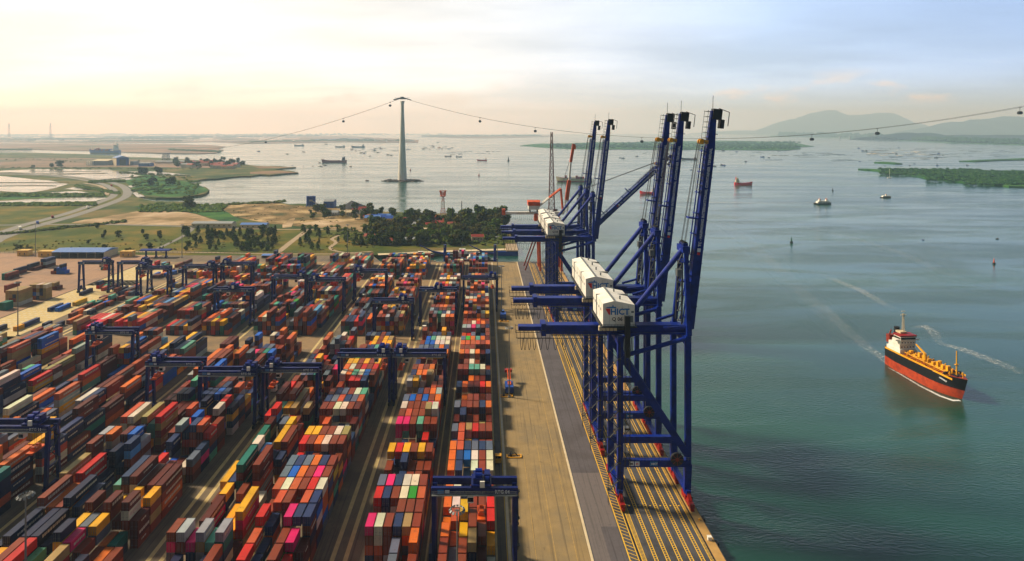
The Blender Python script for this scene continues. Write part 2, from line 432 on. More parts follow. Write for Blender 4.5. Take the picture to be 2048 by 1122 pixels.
def water_mat(name, base, deep, rough0=0.05, rough1=0.20, bump=0.2):
    m = bpy.data.materials.new(name); m.use_nodes = True
    nt = m.node_tree; n, l = nt.nodes, nt.links
    p = n['Principled BSDF']; p.inputs['IOR'].default_value = 1.45; p.inputs['Specular IOR Level'].default_value = 0.5
    g = N(n, 'ShaderNodeNewGeometry')
    # silt and current streaks
    mp = N(n, 'ShaderNodeMapping'); mp.inputs['Rotation'].default_value = (0, 0, R(-32)); mp.inputs['Scale'].default_value = (0.35, 1.6, 1)
    l.new(g.outputs['Position'], mp.inputs[0])
    t = N(n, 'ShaderNodeTexNoise'); t.inputs['Scale'].default_value = 0.006; t.inputs['Detail'].default_value = 6; t.inputs['Roughness'].default_value = 0.6
    l.new(mp.outputs[0], t.inputs['Vector'])
    r = N(n, 'ShaderNodeMapRange', interpolation_type='SMOOTHSTEP'); r.inputs['From Min'].default_value = 0.38; r.inputs['From Max'].default_value = 0.68
    l.new(t.outputs[0], r.inputs['Value'])
    mi = N(n, 'ShaderNodeMixRGB'); mi.inputs[1].default_value = (*lin(deep), 1); mi.inputs[2].default_value = (*lin(base), 1)
    l.new(r.outputs[0], mi.inputs[0]); l.new(mi.outputs[0], p.inputs['Base Color'])
    rr = N(n, 'ShaderNodeMapRange'); rr.inputs['To Min'].default_value = rough1; rr.inputs['To Max'].default_value = rough0
    l.new(r.outputs[0], rr.inputs['Value']); l.new(rr.outputs[0], p.inputs['Roughness'])
    # ripples of two sizes
    mp2 = N(n, 'ShaderNodeMapping'); mp2.inputs['Rotation'].default_value = (0, 0, R(12)); mp2.inputs['Scale'].default_value = (0.55, 1.3, 1)
    l.new(g.outputs['Position'], mp2.inputs[0])
    a = N(n, 'ShaderNodeTexNoise'); a.inputs['Scale'].default_value = 0.8; a.inputs['Detail'].default_value = 4; a.inputs['Roughness'].default_value = 0.62
    l.new(mp2.outputs[0], a.inputs['Vector'])
    b1 = N(n, 'ShaderNodeBump'); b1.inputs['Strength'].default_value = bump; b1.inputs['Distance'].default_value = 1.3
    mpw = N(n, 'ShaderNodeMapping'); mpw.inputs['Rotation'].default_value = (0, 0, R(-40)); mpw.inputs['Scale'].default_value = (0.5, 2.2, 1)
    l.new(g.outputs['Position'], mpw.inputs[0])
    wv = N(n, 'ShaderNodeTexNoise'); wv.inputs['Scale'].default_value = 0.011; wv.inputs['Detail'].default_value = 7; wv.inputs['Roughness'].default_value = 0.62; wv.inputs['Distortion'].default_value = 0.8
    l.new(mpw.outputs[0], wv.inputs['Vector'])
    rw = N(n, 'ShaderNodeMapRange', interpolation_type='SMOOTHSTEP'); rw.inputs['From Min'].default_value = 0.40; rw.inputs['From Max'].default_value = 0.62
    rw.inputs['To Min'].default_value = bump * 0.35; rw.inputs['To Max'].default_value = bump * 1.5
    l.new(wv.outputs[0], rw.inputs['Value']); l.new(rw.outputs[0], b1.inputs['Strength'])
    l.new(a.outputs[0], b1.inputs['Height']); l.new(b1.outputs[0], p.inputs['Normal'])
    return m
M['sea'] = water_mat('sea_water', (0.16, 0.35, 0.28), (0.09, 0.27, 0.22))
M['pond'] = water_mat('pond_water', (0.36, 0.34, 0.26), (0.30, 0.30, 0.24), 0.03, 0.08, 0.1)

# ---------------------------------------------------------------- water and land
WZ = -4.0
sheet('water', [(-40000, -400), (40000, -400), (40000, 34000), (-40000, 34000)], WZ, M['sea'])
mainland = [(-1500, 1400)]
mw = [(-2600, -300), (73.0, -300), (73.0, 598.0), (-103, 598.0), (-117, 631)]
coast = [(1030, 501), (1033, 487), (1018, 462), (1002, 447), (960, 432), (900, 427), (850, 427), (764, 423), (754, 420), (728, 414), (700, 415),
         (665, 412), (620, 409), (576, 408), (548, 403), (525, 402), (508, 402), (480, 406), (457, 407), (432, 413), (406, 410), (381, 405), (340, 403), (305, 402), (285, 397), (269, 392),
         (262, 386), (275, 388), (292, 392), (330, 395), (365, 395), (396, 390), (413, 386), (419, 380), (412, 374), (395, 371), (375, 369), (371, 364), (395, 360), (431, 357), (480, 352), (520, 349), (560, 348), (597, 345),
         (575, 341), (548, 339), (570, 336), (592, 334), (560, 332), (530, 332), (508, 331), (478, 327), (444, 324), (415, 321), (381, 319), (300, 315), (254, 314), (220, 311), (173, 308), (90, 306), (0, 305), (-400, 303), (-1500, 301)]
wcoast = W(rough(coast, 1.6, 2, 3, closed=False), 0)
pier_n = [(-100, 640.0), (-40, 648.0), (30, 655.0)]
land_pts = mw + pier_n + wcoast + [(-6000, 3000)]
sheet('ground', land_pts, 0.0, M['field'], thick=9)
nb = [(-1500, 298), (-400, 297), (0, 297), (90, 299), (178, 301), (270, 305), (355, 307), (400, 307), (432, 306), (440, 303), (447, 300), (436, 297), (452, 293), (420, 290), (380, 289), (340, 288), (300, 288), (240, 287), (0, 286), (-1500, 285)]
sheet('terrain', W(rough(nb, 1.0, 2, 5), 0), 0.0, M['plain'], thick=9)
far = [(-1500, 283), (0, 284), (200, 285.5), (330, 285.5), (420, 283.5), (500, 287), (560, 286), (598, 285.5), (690, 284), (760, 285), (800, 285), (836, 285), (838, 280), (820, 278.5), (790, 277), (700, 272), (500, 268.5), (-1500, 268.5)]
sheet('terrain', W(rough(far, 0.8, 2, 6), 0), 0.0, M['plain'], thick=9)
sheet('terrain', W(rough([(842, 273.2), (900, 275.5), (960, 276.5), (1040, 275), (1100, 273.5), (1100, 270.5), (960, 270.2), (842, 270.2)], 0.5, 2, 8), 0), 0.0, M['plain'], thick=9)
is1 = [(1040, 291), (1060, 288.5), (1085, 287), (1140, 286.5), (1200, 284), (1260, 285), (1300, 282.5), (1350, 281.5), (1410, 283), (1440, 281), (1500, 282), (1560, 283), (1592, 286), (1628, 292.5), (1590, 294), (1602, 297), (1575, 300), (1500, 299.5), (1430, 298.5), (1350, 298.5), (1200, 298), (1120, 296), (1085, 294)]
sheet('island', W(rough(is1, 0.9, 2, 9), 0), 0.0, M['mangrove'], thick=9)
is2 = [(1716, 337), (1780, 338.5), (1850, 341), (1900, 343), (1960, 344), (2048, 347), (2400, 352), (2400, 394), (2048, 372.5), (1990, 369), (1940, 365), (1900, 361), (1850, 355), (1825, 349), (1780, 342.5), (1740, 339)]
sheet('island', W(rough(is2, 1.2, 2, 10), 0), 0.0, M['mangrove'], thick=9)
for s_, q in enumerate(([(1748, 324), (1765, 323), (1785, 324), (1805, 327), (1790, 327), (1770, 325.5)],
          [(1918, 321.5), (1950, 320), (2000, 318), (2048, 316), (2300, 313), (2300, 318), (2048, 319), (2000, 320), (1950, 322.5)],
          [(2014, 342), (2048, 341), (2300, 340), (2300, 344), (2048, 344)])):
    sheet('island', W(rough(q, 0.5, 2, 20 + s_), 0), 0.0, M['mangrove'], thick=9)
shoreR = [(1540, 273.2), (1600, 273.8), (1680, 276), (1727, 277.5), (1800, 281), (1870, 284), (1960, 287), (2048, 289.5), (2500, 298), (2500, 271), (2048, 270), (1540, 269)]
sheet('terrain', W(rough(shoreR, 0.6, 2, 11), 0), 0.0, M['mangrove'], thick=9)
# pier of the small harbour and its concrete head
strip('quay', [(-112, 634, 0), (-40, 651, 0), (34, 663, 0)], 9, 0.25, M['kerb'])
# rocky islet under the pylon is built with the pylon

def hills(name, pts, Y, depth, m):
    """range of hills: ridge heights from (x, z) points, with spurs in front and behind"""
    mb = MB(); rr = random.Random(int(Y))
    pts = sorted(pts); nx, ny = 150, 16
    x0, x1 = pts[0][0], pts[-1][0]
    vs = []
    for j in range(ny + 1):
        t = j / ny
        prof = math.sin(math.pi * t) ** 0.85
        for i in range(nx + 1):
            x = x0 + (x1 - x0) * i / nx
            z = 0
            for a, b_ in zip(pts, pts[1:]):
                if a[0] <= x <= b_[0]:
                    k = (x - a[0]) / max(1e-6, b_[0] - a[0]); k = k * k * (3 - 2 * k)
                    z = a[1] + (b_[1] - a[1]) * k
            q = noise.fractal(Vector((x / 900.0, t * 2.5, Y / 1000)), 0.8, 2.1, 5)
            vs.append((x, Y + (t - 0.5) * depth, z * prof * (1 + 0.16 * q) - 6))
    n = nx + 1
    mb.add(vs, [(j*n+i, j*n+i+1, (j+1)*n+i+1, (j+1)*n+i) for j in range(ny) for i in range(nx)])
    return tag(mb.build(name, m, smooth=True), kind='structure')
def ridge(pp, Y): return [((px - CX) * Y / F, H + (CY - py) * Y / F) for px, py in pp]
hills('hills', ridge([(1500, 268), (1580, 240), (1650, 224), (1668, 223), (1700, 231), (1745, 226), (1770, 229), (1805, 241), (1850, 258), (1900, 270)], 25000), 25000, 4000, M['hill1'])
hills('hills', ridge([(1820, 268), (1860, 255), (1915, 244), (1940, 247), (1965, 237), (2000, 234), (2060, 235), (2200, 226), (2400, 240), (2500, 262)], 17000), 17000, 3500, M['hill1'])
hills('hills', ridge([(1400, 266), (1445, 262), (1480, 260.5), (1510, 262), (1560, 262), (1590, 266)], 29000), 29000, 4000, M['hill1'])
hills('hills', ridge([(1755, 272), (1790, 266), (1810, 264), (1835, 268), (1845, 265.5), (1870, 271), (1960, 270), (2100, 268), (2500, 271)], 9200), 9200, 1500, M['hill1'])
# ---------------------------------------------------------------- land cover on the mainland
def patch(name, pp, z, m, seed=1, amp=1.2, depth=2, kind='structure'):
    return sheet(name, W(rough(pp, amp, depth, seed), 0), z, m, kind)
patch('terrain', [(-900, 560), (-900, 480), (-300, 486), (0, 474), (80, 448), (180, 444), (300, 448), (380, 452), (480, 455), (600, 459), (700, 466), (800, 470), (900, 470), (1000, 462), (1028, 486), (1000, 492), (760, 500), (728, 516), (560, 516), (265, 516), (0, 516)], 0.05, M['grass'], 31)
patch('terrain', [(142, 446), (180, 438), (228, 430), (250, 427), (274, 423), (320, 422), (355, 424), (385, 427), (406, 433), (430, 440), (470, 449), (380, 451), (250, 450)], 0.10, M['sand'], 32)
patch('terrain', [(430, 420), (455, 411), (500, 406), (525, 404), (548, 405), (576, 410), (665, 414), (728, 416), (760, 426), (745, 440), (770, 455), (700, 453), (640, 449), (610, 455), (560, 449), (500, 440), (455, 430)], 0.10, M['dirt'], 33)
patch('terrain', [(565, 449), (580, 438), (590, 436), (583, 454), (565, 456)], 0.16, M['sand'], 34)
patch('terrain', [(600, 447), (640, 441), (760, 444), (800, 452), (770, 462), (700, 460), (640, 456)], 0.16, M['sand'], 35)
patch('terrain', [(500, 344), (530, 342), (560, 341), (596, 345), (560, 347), (520, 348), (500, 348)], 0.08, M['mud'], 36, 0.5)
patch('terrain', [(505, 333), (540, 332.5), (590, 334.2), (560, 336), (520, 337)], 0.08, M['mud'], 37, 0.5)
patch('terrain', [(-900, 318), (0, 316), (120, 316), (240, 318), (330, 321), (400, 324), (470, 331), (440, 336), (300, 334), (0, 336), (-900, 338)], 0.10, M['plain'], 38)
patch('terrain', [(240, 352), (300, 349), (371, 363), (400, 371), (416, 380), (395, 389), (330, 394), (290, 391), (262, 375)], 0.10, M['mangrove'], 39)
patch('terrain', [(270, 412), (330, 409), (400, 414), (455, 424), (480, 440), (470, 446), (430, 438), (395, 427), (340, 419), (280, 420)], 0.12, M['mangrove'], 40)
patch('terrain', [(-900, 412), (0, 408), (100, 403), (205, 402), (180, 414), (120, 428), (60, 440), (0, 450), (-900, 470)], 0.12, M['grass'], 41)
patch('terrain', [(-900, 387), (0, 386), (90, 388), (150, 392), (210, 390), (214, 394), (100, 396), (0, 400), (-900, 402)], 0.12, M['mangrove'], 42)
ponds = [
 [(-900, 344), (0, 341.6), (51, 339.5), (142, 338.5), (216, 339), (241, 344), (269, 349), (292, 353), (264, 358), (244, 362), (216, 363), (178, 358), (142, 354), (102, 349), (0, 345), (-900, 349)],
 [(-900, 352), (0, 352), (51, 357), (100, 361), (137, 368), (102, 378), (58, 385), (0, 382), (-900, 386)],
 [(96, 386), (120, 384), (152, 382), (195, 388.5), (152, 391)],
 [(127, 378), (145, 375), (162, 374), (184, 380), (150, 380)],
 [(-900, 410), (0, 402), (102, 397), (170, 394.5), (216, 395.5), (190, 402.5), (100, 404), (0, 405.5), (-900, 416)],
 [(249, 343), (305, 342.5), (345, 346), (386, 350.5), (330, 352), (290, 348)],
 [(255, 372), (272, 370), (275, 373), (262, 375)],
 [(262, 385), (270, 383), (290, 393), (275, 395)],
 [(60, 346), (120, 344.5), (190, 343), (140, 347)]]
pn = MB()
for i, q in enumerate(ponds[:8]):
    w = W(rough(q, 1.0, 2, 50 + i), 0)
    tr = tessellate_polygon([[Vector((p[0], p[1], 0)) for p in w]])
    pn.add([(p[0], p[1], 0.20) for p in w], [t if (Vector((*w[t[1]], 0)) - Vector((*w[t[0]], 0))).cross(Vector((*w[t[2]], 0)) - Vector((*w[t[0]], 0))).z > 0 else t[::-1] for t in tr])
tag(pn.build('water', M['pond']), kind='structure')
# dykes crossing the ponds
dk = MB()
for a, b_ in (((0, 345.6), (210, 347)), ((80, 351), (215, 346)), ((-300, 362), (135, 366)), ((-300, 371), (110, 372)), ((190, 361), (290, 352)), ((60, 342), (200, 343.5))):
    p, q = G(*a), G(*b_)
    n_ = 14
    for i in range(n_):
        s0, s1 = i / n_, (i + 1) / n_
        wob = lambda s: 6 * noise.noise(Vector((s * 5, a[0], a[1])))
        dk.beam((p[0] + (q[0]-p[0]) * s0, p[1] + (q[1]-p[1]) * s0 + wob(s0) * 4, 0.2), (p[0] + (q[0]-p[0]) * s1, p[1] + (q[1]-p[1]) * s1 + wob(s1) * 4, 0.2), 9, 1.2)
tag(dk.build('terrain', M['field']), kind='structure')
# flooded fields far out on the plain
fp = MB(); rr = random.Random(12)
def quad_pond(mb, px, py, wpx, hpx):
    a, b_, c, d = G(px - wpx/2, py + hpx/2), G(px + wpx/2, py + hpx/2 + rr.uniform(-.3, .3)), G(px + wpx/2 + rr.uniform(-4, 4), py - hpx/2), G(px - wpx/2 + rr.uniform(-4, 4), py - hpx/2)
    mb.add([(p[0], p[1], 0.5) for p in (a, b_, c, d)], [(0, 1, 2, 3)])
for i in range(130):
    py = rr.choice((268.2, 269, 270, 271, 272.2, 273.6, 275, 276.6, 278.5, 280.5, 282))
    quad_pond(fp, rr.uniform(-60, 560 if py > 272 else 760), py, rr.uniform(20, 130), rr.uniform(0.6, 1.5) * (1.0 if py > 274 else 0.8))
tag(fp.build('water', M['pond']), kind='structure')
# scrub lines and hedges on the plain (nobody could count them)
def scrub(name, areas, n, smin, smax, m, label, seed=3, hf=0.6):
    rr = random.Random(seed); mb = MB()
    for k in range(n):
        ar = rr.choice(areas)
        px, py = rr.uniform(ar[0], ar[2]), rr.uniform(ar[1], ar[3])
        if len(ar) > 4: py = ar[1] + (ar[3] - ar[1]) * (px - ar[0]) / (ar[2] - ar[0]) + rr.uniform(-ar[4], ar[4])
        X, Y = G(px, py)
        s_ = rr.uniform(smin, smax) * max(1.0, Y / 4200)
        h_ = s_ * rr.uniform(0.7, 1.2) * hf
        for t in range(4):
            a = rr.uniform(0, 6.28); ox, oy = rr.uniform(-.4, .4) * s_, rr.uniform(-.4, .4) * s_
            r_ = s_ * rr.uniform(0.4, 0.75)
            ring = [(X + ox + math.cos(a + q * 1.257) * r_ * rr.uniform(.7, 1.1), Y + oy + math.sin(a + q * 1.257) * r_ * rr.uniform(.7, 1.1), h_ * rr.uniform(.25, .55)) for q in range(5)]
            mb.add(ring + [(X + ox, Y + oy, h_), (X + ox, Y + oy, 0)], [(q, (q+1) % 5, 5) for q in range(5)] + [((q+1) % 5, q, 6) for q in range(5)])
    o = mb.build(name, m)
    return tag(o, label, 'scrub', None, 'stuff')
M['leaf_dark'] = terrain_mat('dark_foliage', ((0.20, 0.28, 0.10), (0.32, 0.38, 0.14), (0.46, 0.48, 0.20)), 0.35)
M['leaf_mangrove'] = terrain_mat('mangrove_foliage', ((0.07, 0.19, 0.10), (0.13, 0.29, 0.13), (0.24, 0.37, 0.15)), 0.05)
M['leaf_olive'] = terrain_mat('olive_foliage', ((0.22, 0.25, 0.08), (0.36, 0.36, 0.13), (0.48, 0.45, 0.2)), 0.35)
M['leaf_mid'] = terrain_mat('mid_foliage', ((0.22, 0.34, 0.10), (0.34, 0.44, 0.14), (0.46, 0.52, 0.20)), 0.35)
scrub('shrub_cover', [(262, 353, 400, 389), (280, 410, 450, 425), (0, 388, 205, 394), (0, 407, 190, 412), (180, 365, 250, 362, 1.5), (150, 372, 238, 388, 1.5)], 1500, 3, 8, M['leaf_mid'], 'low green scrub and mangrove growing along the bay and the curved road', 3)
scrub('mangrove_cover', [(1760, 339, 1960, 350), (1850, 342, 2048, 362), (1930, 345, 2048, 370), (1760, 338.5, 2048, 346, 0.6)], 1600, 4, 10, M['leaf_mangrove'], 'mangrove thicket covering the low island at the right edge', 4, 0.7)
scrub('mangrove_cover', [(1200, 285, 1590, 298), (1400, 284, 1600, 298), (1100, 288, 1300, 296)], 1100, 8, 16, M['leaf_mangrove'], 'mangrove thicket covering the long flat island beyond the cranes', 5, 0.7)
scrub('far_wood', [(180, 283, 360, 282, .5), (0, 279, 400, 277, .5), (210, 274.5, 640, 272, .6), (500, 284, 700, 281, .7), (640, 281, 830, 282, .8), (0, 270, 900, 269, .5), (0, 301, 60, 300, .4), (340, 300, 440, 304, .7), (845, 273, 1080, 272, .4)], 2300, 8, 20, M['leaf_dark'], 'far belt of trees and hedges fading into the haze along the horizon', 6, 0.5)
scrub('far_wood', [(1560, 272.5, 1760, 276, .3), (1740, 277, 1900, 283, .8), (1820, 280, 2048, 286, 1.5), (1900, 284, 2048, 288, 1.0)], 1200, 14, 30, M['leaf_mangrove'], 'hazy wooded shore below the blue hills on the right', 8, 1.1)
scrub('shrub_cover', [(0, 318, 480, 328, 3), (0, 336, 400, 338, 1.5), (240, 346, 380, 352, 1.5), (0, 470, 250, 444, 1), (600, 452, 1000, 470), (700, 470, 1010, 490), (430, 411, 570, 404, 1.2)], 900, 2.5, 6, M['leaf_dark'], 'dark bushes dotted over the marsh and along the edge of the wood', 9)

scrub('wood_undergrowth', [(740, 455, 1010, 480), (800, 440, 1005, 470), (760, 462, 930, 490), (790, 446, 1000, 462)], 620, 4.5, 9, M['leaf_dark'], 'dense dark undergrowth filling the wood behind the small harbour', 19, .9)
scrub('shrub_cover', [(600, 462, 760, 500), (365, 464, 560, 500), (0, 480, 360, 500), (430, 411, 740, 446)], 420, .8, 2.2, M['leaf_olive'], 'low olive bushes scattered through the park and over the earth works', 23, .7)
# ---------------------------------------------------------------- the yard and the quay deck
def rect(name, x0, x1, y0, y1, z, m, kind='structure'):
    mb = MB(); mb.add([(x0,y0,z),(x1,y0,z),(x1,y1,z),(x0,y1,z)], [(0,1,2,3)])
    return tag(mb.build(name, m), kind=kind)
Y0 = -300
M['crossroad'] = mat('cross_road_concrete', (0.58, 0.48, 0.34), 0.9, var=0.10, scale=0.3, dirt=(0.44, 0.38, 0.29), dirt_amt=0.7, dirt_scale=0.05)
sheet('pavement', [(-336, Y0), (7.4, Y0), (7.4, 598), (-103, 598), (-117, 628), (-336, 628)], 0.30, M['yard'])
sheet('pavement', [(-1100, Y0), (-336, Y0), (-336, 628), (-470, 640), (-1100, 655)], 0.30, M['lot'])
rect('pavement', 8.4, 32.4, Y0, 597.6, 0.30, M['apron'])
rect('pavement', 7.4, 8.4, Y0, 597.6, 0.31, M['kerb'])
rect('kerb', 32.4, 33.2, Y0, 597.6, 0.31, M['kerb'])
rect('road', 33.2, 43.9, Y0, 597.6, 0.30, M['asphalt'])
rect('road', 33.6, 38.4, Y0, 228, 0.304, M['asphalt2'])
rect('road', 38.4, 43.9, 197, 228, 0.304, M['asphalt2'])
rect('quay', 43.9, 70.1, Y0, 597.6, 0.30, M['deck'])
rect('quay', 70.1, 73.0, Y0, 597.8, 0.34, M['cope'])
mb = MB(); mb.box(72.7, 73.25, Y0, 598.0, -5.5, 0.32); mb.box(33, 73.25, 597.8, 598.4, -5.5, 0.32)
tag(mb.build('quay', M['quaywall']), kind='structure')
# tan cross roads between the stacks
for y0, y1 in ((357, 380), (505, 523), (586, 597.5)):
    rect('road', -335, 7.3, y0, y1, 0.304, M['crossroad'])
# gantry runways
PERI = []
R4, R5 = -270.5, -328.0
RW = [-44.0, -99.6, -155.2, -211.2, R4, R5]
mb = MB()
for r_ in RW[:5]:
    for dx in (-2.0, 2.0):
        mb.add([(r_+dx-.7, Y0, .309), (r_+dx+.7, Y0, .309), (r_+dx+.7, 590, .309), (r_+dx-.7, 590, .309)], [(0,1,2,3)])
for x in (-17.6, -14.6, 3.9):
    mb.add([(x-.3, Y0, .309), (x+.3, Y0, .309), (x+.3, 590, .309), (x-.3, 590, .309)], [(0,1,2,3)])
for r_ in RW[:4]:
    for x in (r_ - 27.8 + 0.9, r_ - 27.8 - 0.9):
        mb.add([(x-.3, Y0, .309), (x+.3, Y0, .309), (x+.3, 590, .309), (x-.3, 590, .309)], [(0,1,2,3)])
tag(mb.build('runway', M['runway']), kind='structure')
# marked empty slots at the left edge of the yard
mb = MB()
for i in range(9):
    for j in range(46):
        x = -333 + i * 4.1; y = 372 + j * 4.6
        if rnd.random() < 0.12 or (x > -312 and y < 470 and rnd.random() < .5): continue
        mb.add([(x, y, .309), (x+2.2, y, .309), (x+2.2, y+.9, .309), (x, y+.9, .309)], [(0,1,2,3)])
tag(mb.build('road_marking', M['wline']), kind='structure')
mb = MB(); mb.box(-336.3, -335.5, Y0, 628, 0.25, 0.42)
tag(mb.build('kerb', M['quaywall']), kind='structure')
rect('pavement', -335, -296, 366, 585, 0.304, M['runway'])
# yellow lines on the apron and the quay deck
yl = MB()
def yline(x, w=0.16, y0=60, y1=590, z=0.309):
    yl.add([(x-w/2, y0, z), (x+w/2, y0, z), (x+w/2, y1, z), (x-w/2, y1, z)], [(0,1,2,3)])
yline(15.9, .12, 60, 238); yline(21.9, .12, 60, 258); yline(28.3, .12, 60, 300)
tag(yl.build('road_marking', M['fyline']), kind='structure')
yl = MB(); yline(7.15, .2)
yline(44.2, .36); yline(46.9, .3); yline(47.95, .32); yline(49.2, .2)
for x in (52.2, 55.8, 59.4, 62.9, 66.3):
    yline(x - .5, .27); yline(x + .5, .27)
yline(68.6, .26)
y = 120.0
while y < 596:
    yl.add([(44.3, y, .309), (46.85, y - 1.6, .309), (46.85, y - 1.35, .309), (44.3, y + .25, .309)], [(0,1,2,3)])
    y += 1.75
y = 120.0
while y < 330:
    for x in (48.0, 68.65):
        w_ = 1.15 if x < 60 else 1.0
        yl.add([(x, y, .309), (x + w_, y - .35, .309), (x + w_, y - .12, .309), (x, y + .23, .309)], [(0,1,2,3)])
    y += .62
y = 150.0
while y < 260:
    for x in (52.2, 55.8, 59.4, 62.9, 66.3):
        yl.add([(x-.3, y, .309), (x+.3, y, .309), (x+.3, y+.2, .309), (x-.3, y+.2, .309)], [(0,1,2,3)])
    y += 1.0
for yy in (165, 208, 251, 294):
    for x in (50.4, 54, 57.6, 61.1, 64.6, 67.5):
        yl.box(x-.25, x+.25, yy-.25, yy+.25, .30, .32)
tag(yl.build('road_marking', M['yline']), kind='structure')
mb = MB()
for x in (47.4, 69.75):
    mb.box(x-.18, x+.18, Y0, 597.5, 0.345, 0.40)
tag(mb.build('rail', M['rail']), kind='structure')
mb = MB()
for x in (7.9,):
    for yy in range(170, 590, 23):
        mb.add([(x-.3, yy, .316), (x+.3, yy, .316), (x+.3, yy+7, .316), (x-.3, yy+7, .316)], [(0,1,2,3)])
tag(mb.build('road_marking', M['wline']), kind='structure')

# ---------------------------------------------------------------- containers
PAL = {'m': ('brown', (0.52, 0.22, 0.11)), 'c': ('coral red', (0.78, 0.34, 0.18)), 'o': ('orange', (0.86, 0.42, 0.10)), 'y': ('yellow', (0.93, 0.68, 0.08)),
       'w': ('cream white', (0.86, 0.82, 0.72)), 's': ('slate grey', (0.38, 0.42, 0.48)), 'b': ('dark blue', (0.15, 0.22, 0.38)), 'B': ('bright blue', (0.05, 0.37, 0.75)),
       'n': ('navy', (0.08, 0.12, 0.26)), 'g': ('pale green', (0.36, 0.66, 0.54)), 't': ('teal green', (0.10, 0.45, 0.38)), 'G': ('bright green', (0.20, 0.62, 0.16)), 'p': ('pink magenta', (0.90, 0.10, 0.42)),
       'r': ('red', (0.80, 0.13, 0.09)), 'k': ('khaki', (0.66, 0.56, 0.34)), 'v': ('maroon', (0.36, 0.11, 0.06)), 'a': ('light grey', (0.62, 0.66, 0.66)), 'l': ('light blue', (0.35, 0.62, 0.80))}
WT = dict(m=28, c=8, o=10, y=8.5, w=8, s=7, b=11, B=5, n=8, g=2.5, t=2.5, G=.15, p=3, r=4, k=3.5, v=11, a=2.5, l=1)
WK, WV = list(WT), list(WT.values())
WL = dict(m=27, c=6, o=8.5, y=8, w=8, s=5, b=12, B=5, n=12, g=3, t=4, G=.1, p=2, r=4, k=5, v=14, a=3, l=1)
def box_mat(name, use_attr):
    m = bpy.data.materials.new(name); m.use_nodes = True
    nt = m.node_tree; n, l = nt.nodes, nt.links
    p = n['Principled BSDF']; p.inputs['Roughness'].default_value = 0.55; p.inputs['Specular IOR Level'].default_value = 0.3
    if use_attr:
        c = N(n, 'ShaderNodeVertexColor'); c.layer_name = 'tint'; src = c.outputs['Color']
    else:
        c = N(n, 'ShaderNodeObjectInfo'); src = c.outputs['Color']
    g = N(n, 'ShaderNodeNewGeometry')
    t = N(n, 'ShaderNodeTexNoise'); t.inputs['Scale'].default_value = 0.55; t.inputs['Detail'].default_value = 7; t.inputs['Roughness'].default_value = 0.65
    l.new(g.outputs['Position'], t.inputs['Vector'])
    r = N(n, 'ShaderNodeMapRange'); r.inputs['From Min'].default_value = 0.58; r.inputs['From Max'].default_value = 0.72; r.inputs['To Max'].default_value = 0.55
    l.new(t.outputs[0], r.inputs['Value'])
    mi = N(n, 'ShaderNodeMixRGB'); mi.inputs[2].default_value = (*lin((0.36, 0.22, 0.14)), 1)
    l.new(r.outputs[0], mi.inputs[0]); l.new(src, mi.inputs[1])
    t2 = N(n, 'ShaderNodeTexNoise'); t2.inputs['Scale'].default_value = 0.16; t2.inputs['Detail'].default_value = 3
    l.new(g.outputs['Position'], t2.inputs['Vector'])
    r2 = N(n, 'ShaderNodeMapRange'); r2.inputs['From Min'].default_value = 0.3; r2.inputs['From Max'].default_value = 0.7; r2.inputs['To Min'].default_value = 0.8; r2.inputs['To Max'].default_value = 1.15
    l.new(t2.outputs[0], r2.inputs['Value'])
    hs = N(n, 'ShaderNodeHueSaturation'); l.new(mi.outputs[0], hs.inputs['Color']); l.new(r2.outputs[0], hs.inputs['Value'])
    l.new(hs.outputs[0], p.inputs['Base Color'])
    return m
M['box'] = box_mat('container_paint', False)
M['boxes'] = box_mat('container_paint_mass', True)
CW, CH = 2.44, 2.85
def body_mesh(L):
    """corrugated container: posts and rails proud of ribbed walls, dished roof"""
    mb = MB(); w = CW / 2; d = 0.06
    for sx in (-1, 1):
        for y in (0, L):
            y0, y1 = (y, y + .16) if y == 0 else (y - .16, y)
            mb.box(min(sx*w, sx*(w-.16)), max(sx*w, sx*(w-.16)), y0, y1, 0, CH)
        mb.box(min(sx*w, sx*(w-.08)), max(sx*w, sx*(w-.08)), .16, L-.16, CH-.14, CH)
        mb.box(min(sx*w, sx*(w-.08)), max(sx*w, sx*(w-.08)), .16, L-.16, 0, .16)
        nrib = int(L / .42); vs = []
        for i in range(nrib * 2 + 1):
            y = .16 + (L - .32) * i / (nrib * 2)
            o = .015 if (i // 1) % 2 else d + .02
            vs += [(sx * (w - o), y, .16), (sx * (w - o), y, CH - .14)]
        mb.add(vs, [((2*i, 2*i+2, 2*i+3, 2*i+1) if sx > 0 else (2*i+1, 2*i+3, 2*i+2, 2*i)) for i in range(nrib * 2)])
    mb.box(-w+.16, w-.16, 0, .08, CH-.16, CH); mb.box(-w+.16, w-.16, L-.08, L, CH-.16, CH)
    mb.box(-w+.16, w-.16, L-.06, L-.02, 0, CH-.16)
    n = int(L / .6); vs = []
    for i in range(n * 2 + 1):
        y = .08 + (L - .16) * i / (n * 2); z = CH - (.025 if i % 2 else .06)
        vs += [(-w+.08, y, z), (w-.08, y, z)]
    mb.add(vs, [(2*i, 2*i+1, 2*i+3, 2*i+2) for i in range(n * 2)])
    mb.box(-w+.1, w-.1, .1, L-.1, .05, .12)
    return mb
def door_mesh():
    mb = MB(); w = CW / 2
    mb.box(-w+.16, -.02, .02, .07, .14, CH-.16); mb.box(.02, w-.16, .02, .07, .14, CH-.16)
    return mb
def bars_mesh():
    mb = MB()
    for x in (-.85, -.38, .38, .85):
        mb.tube((x, -.02, .1), (x, -.02, CH-.12), .035, n=5)
        mb.box(x-.12, x+.12, -.05, .02, 1.0, 1.08)
    return mb
L20, L40, BAY = 6.5, 13.4, 7.0
proto = {}
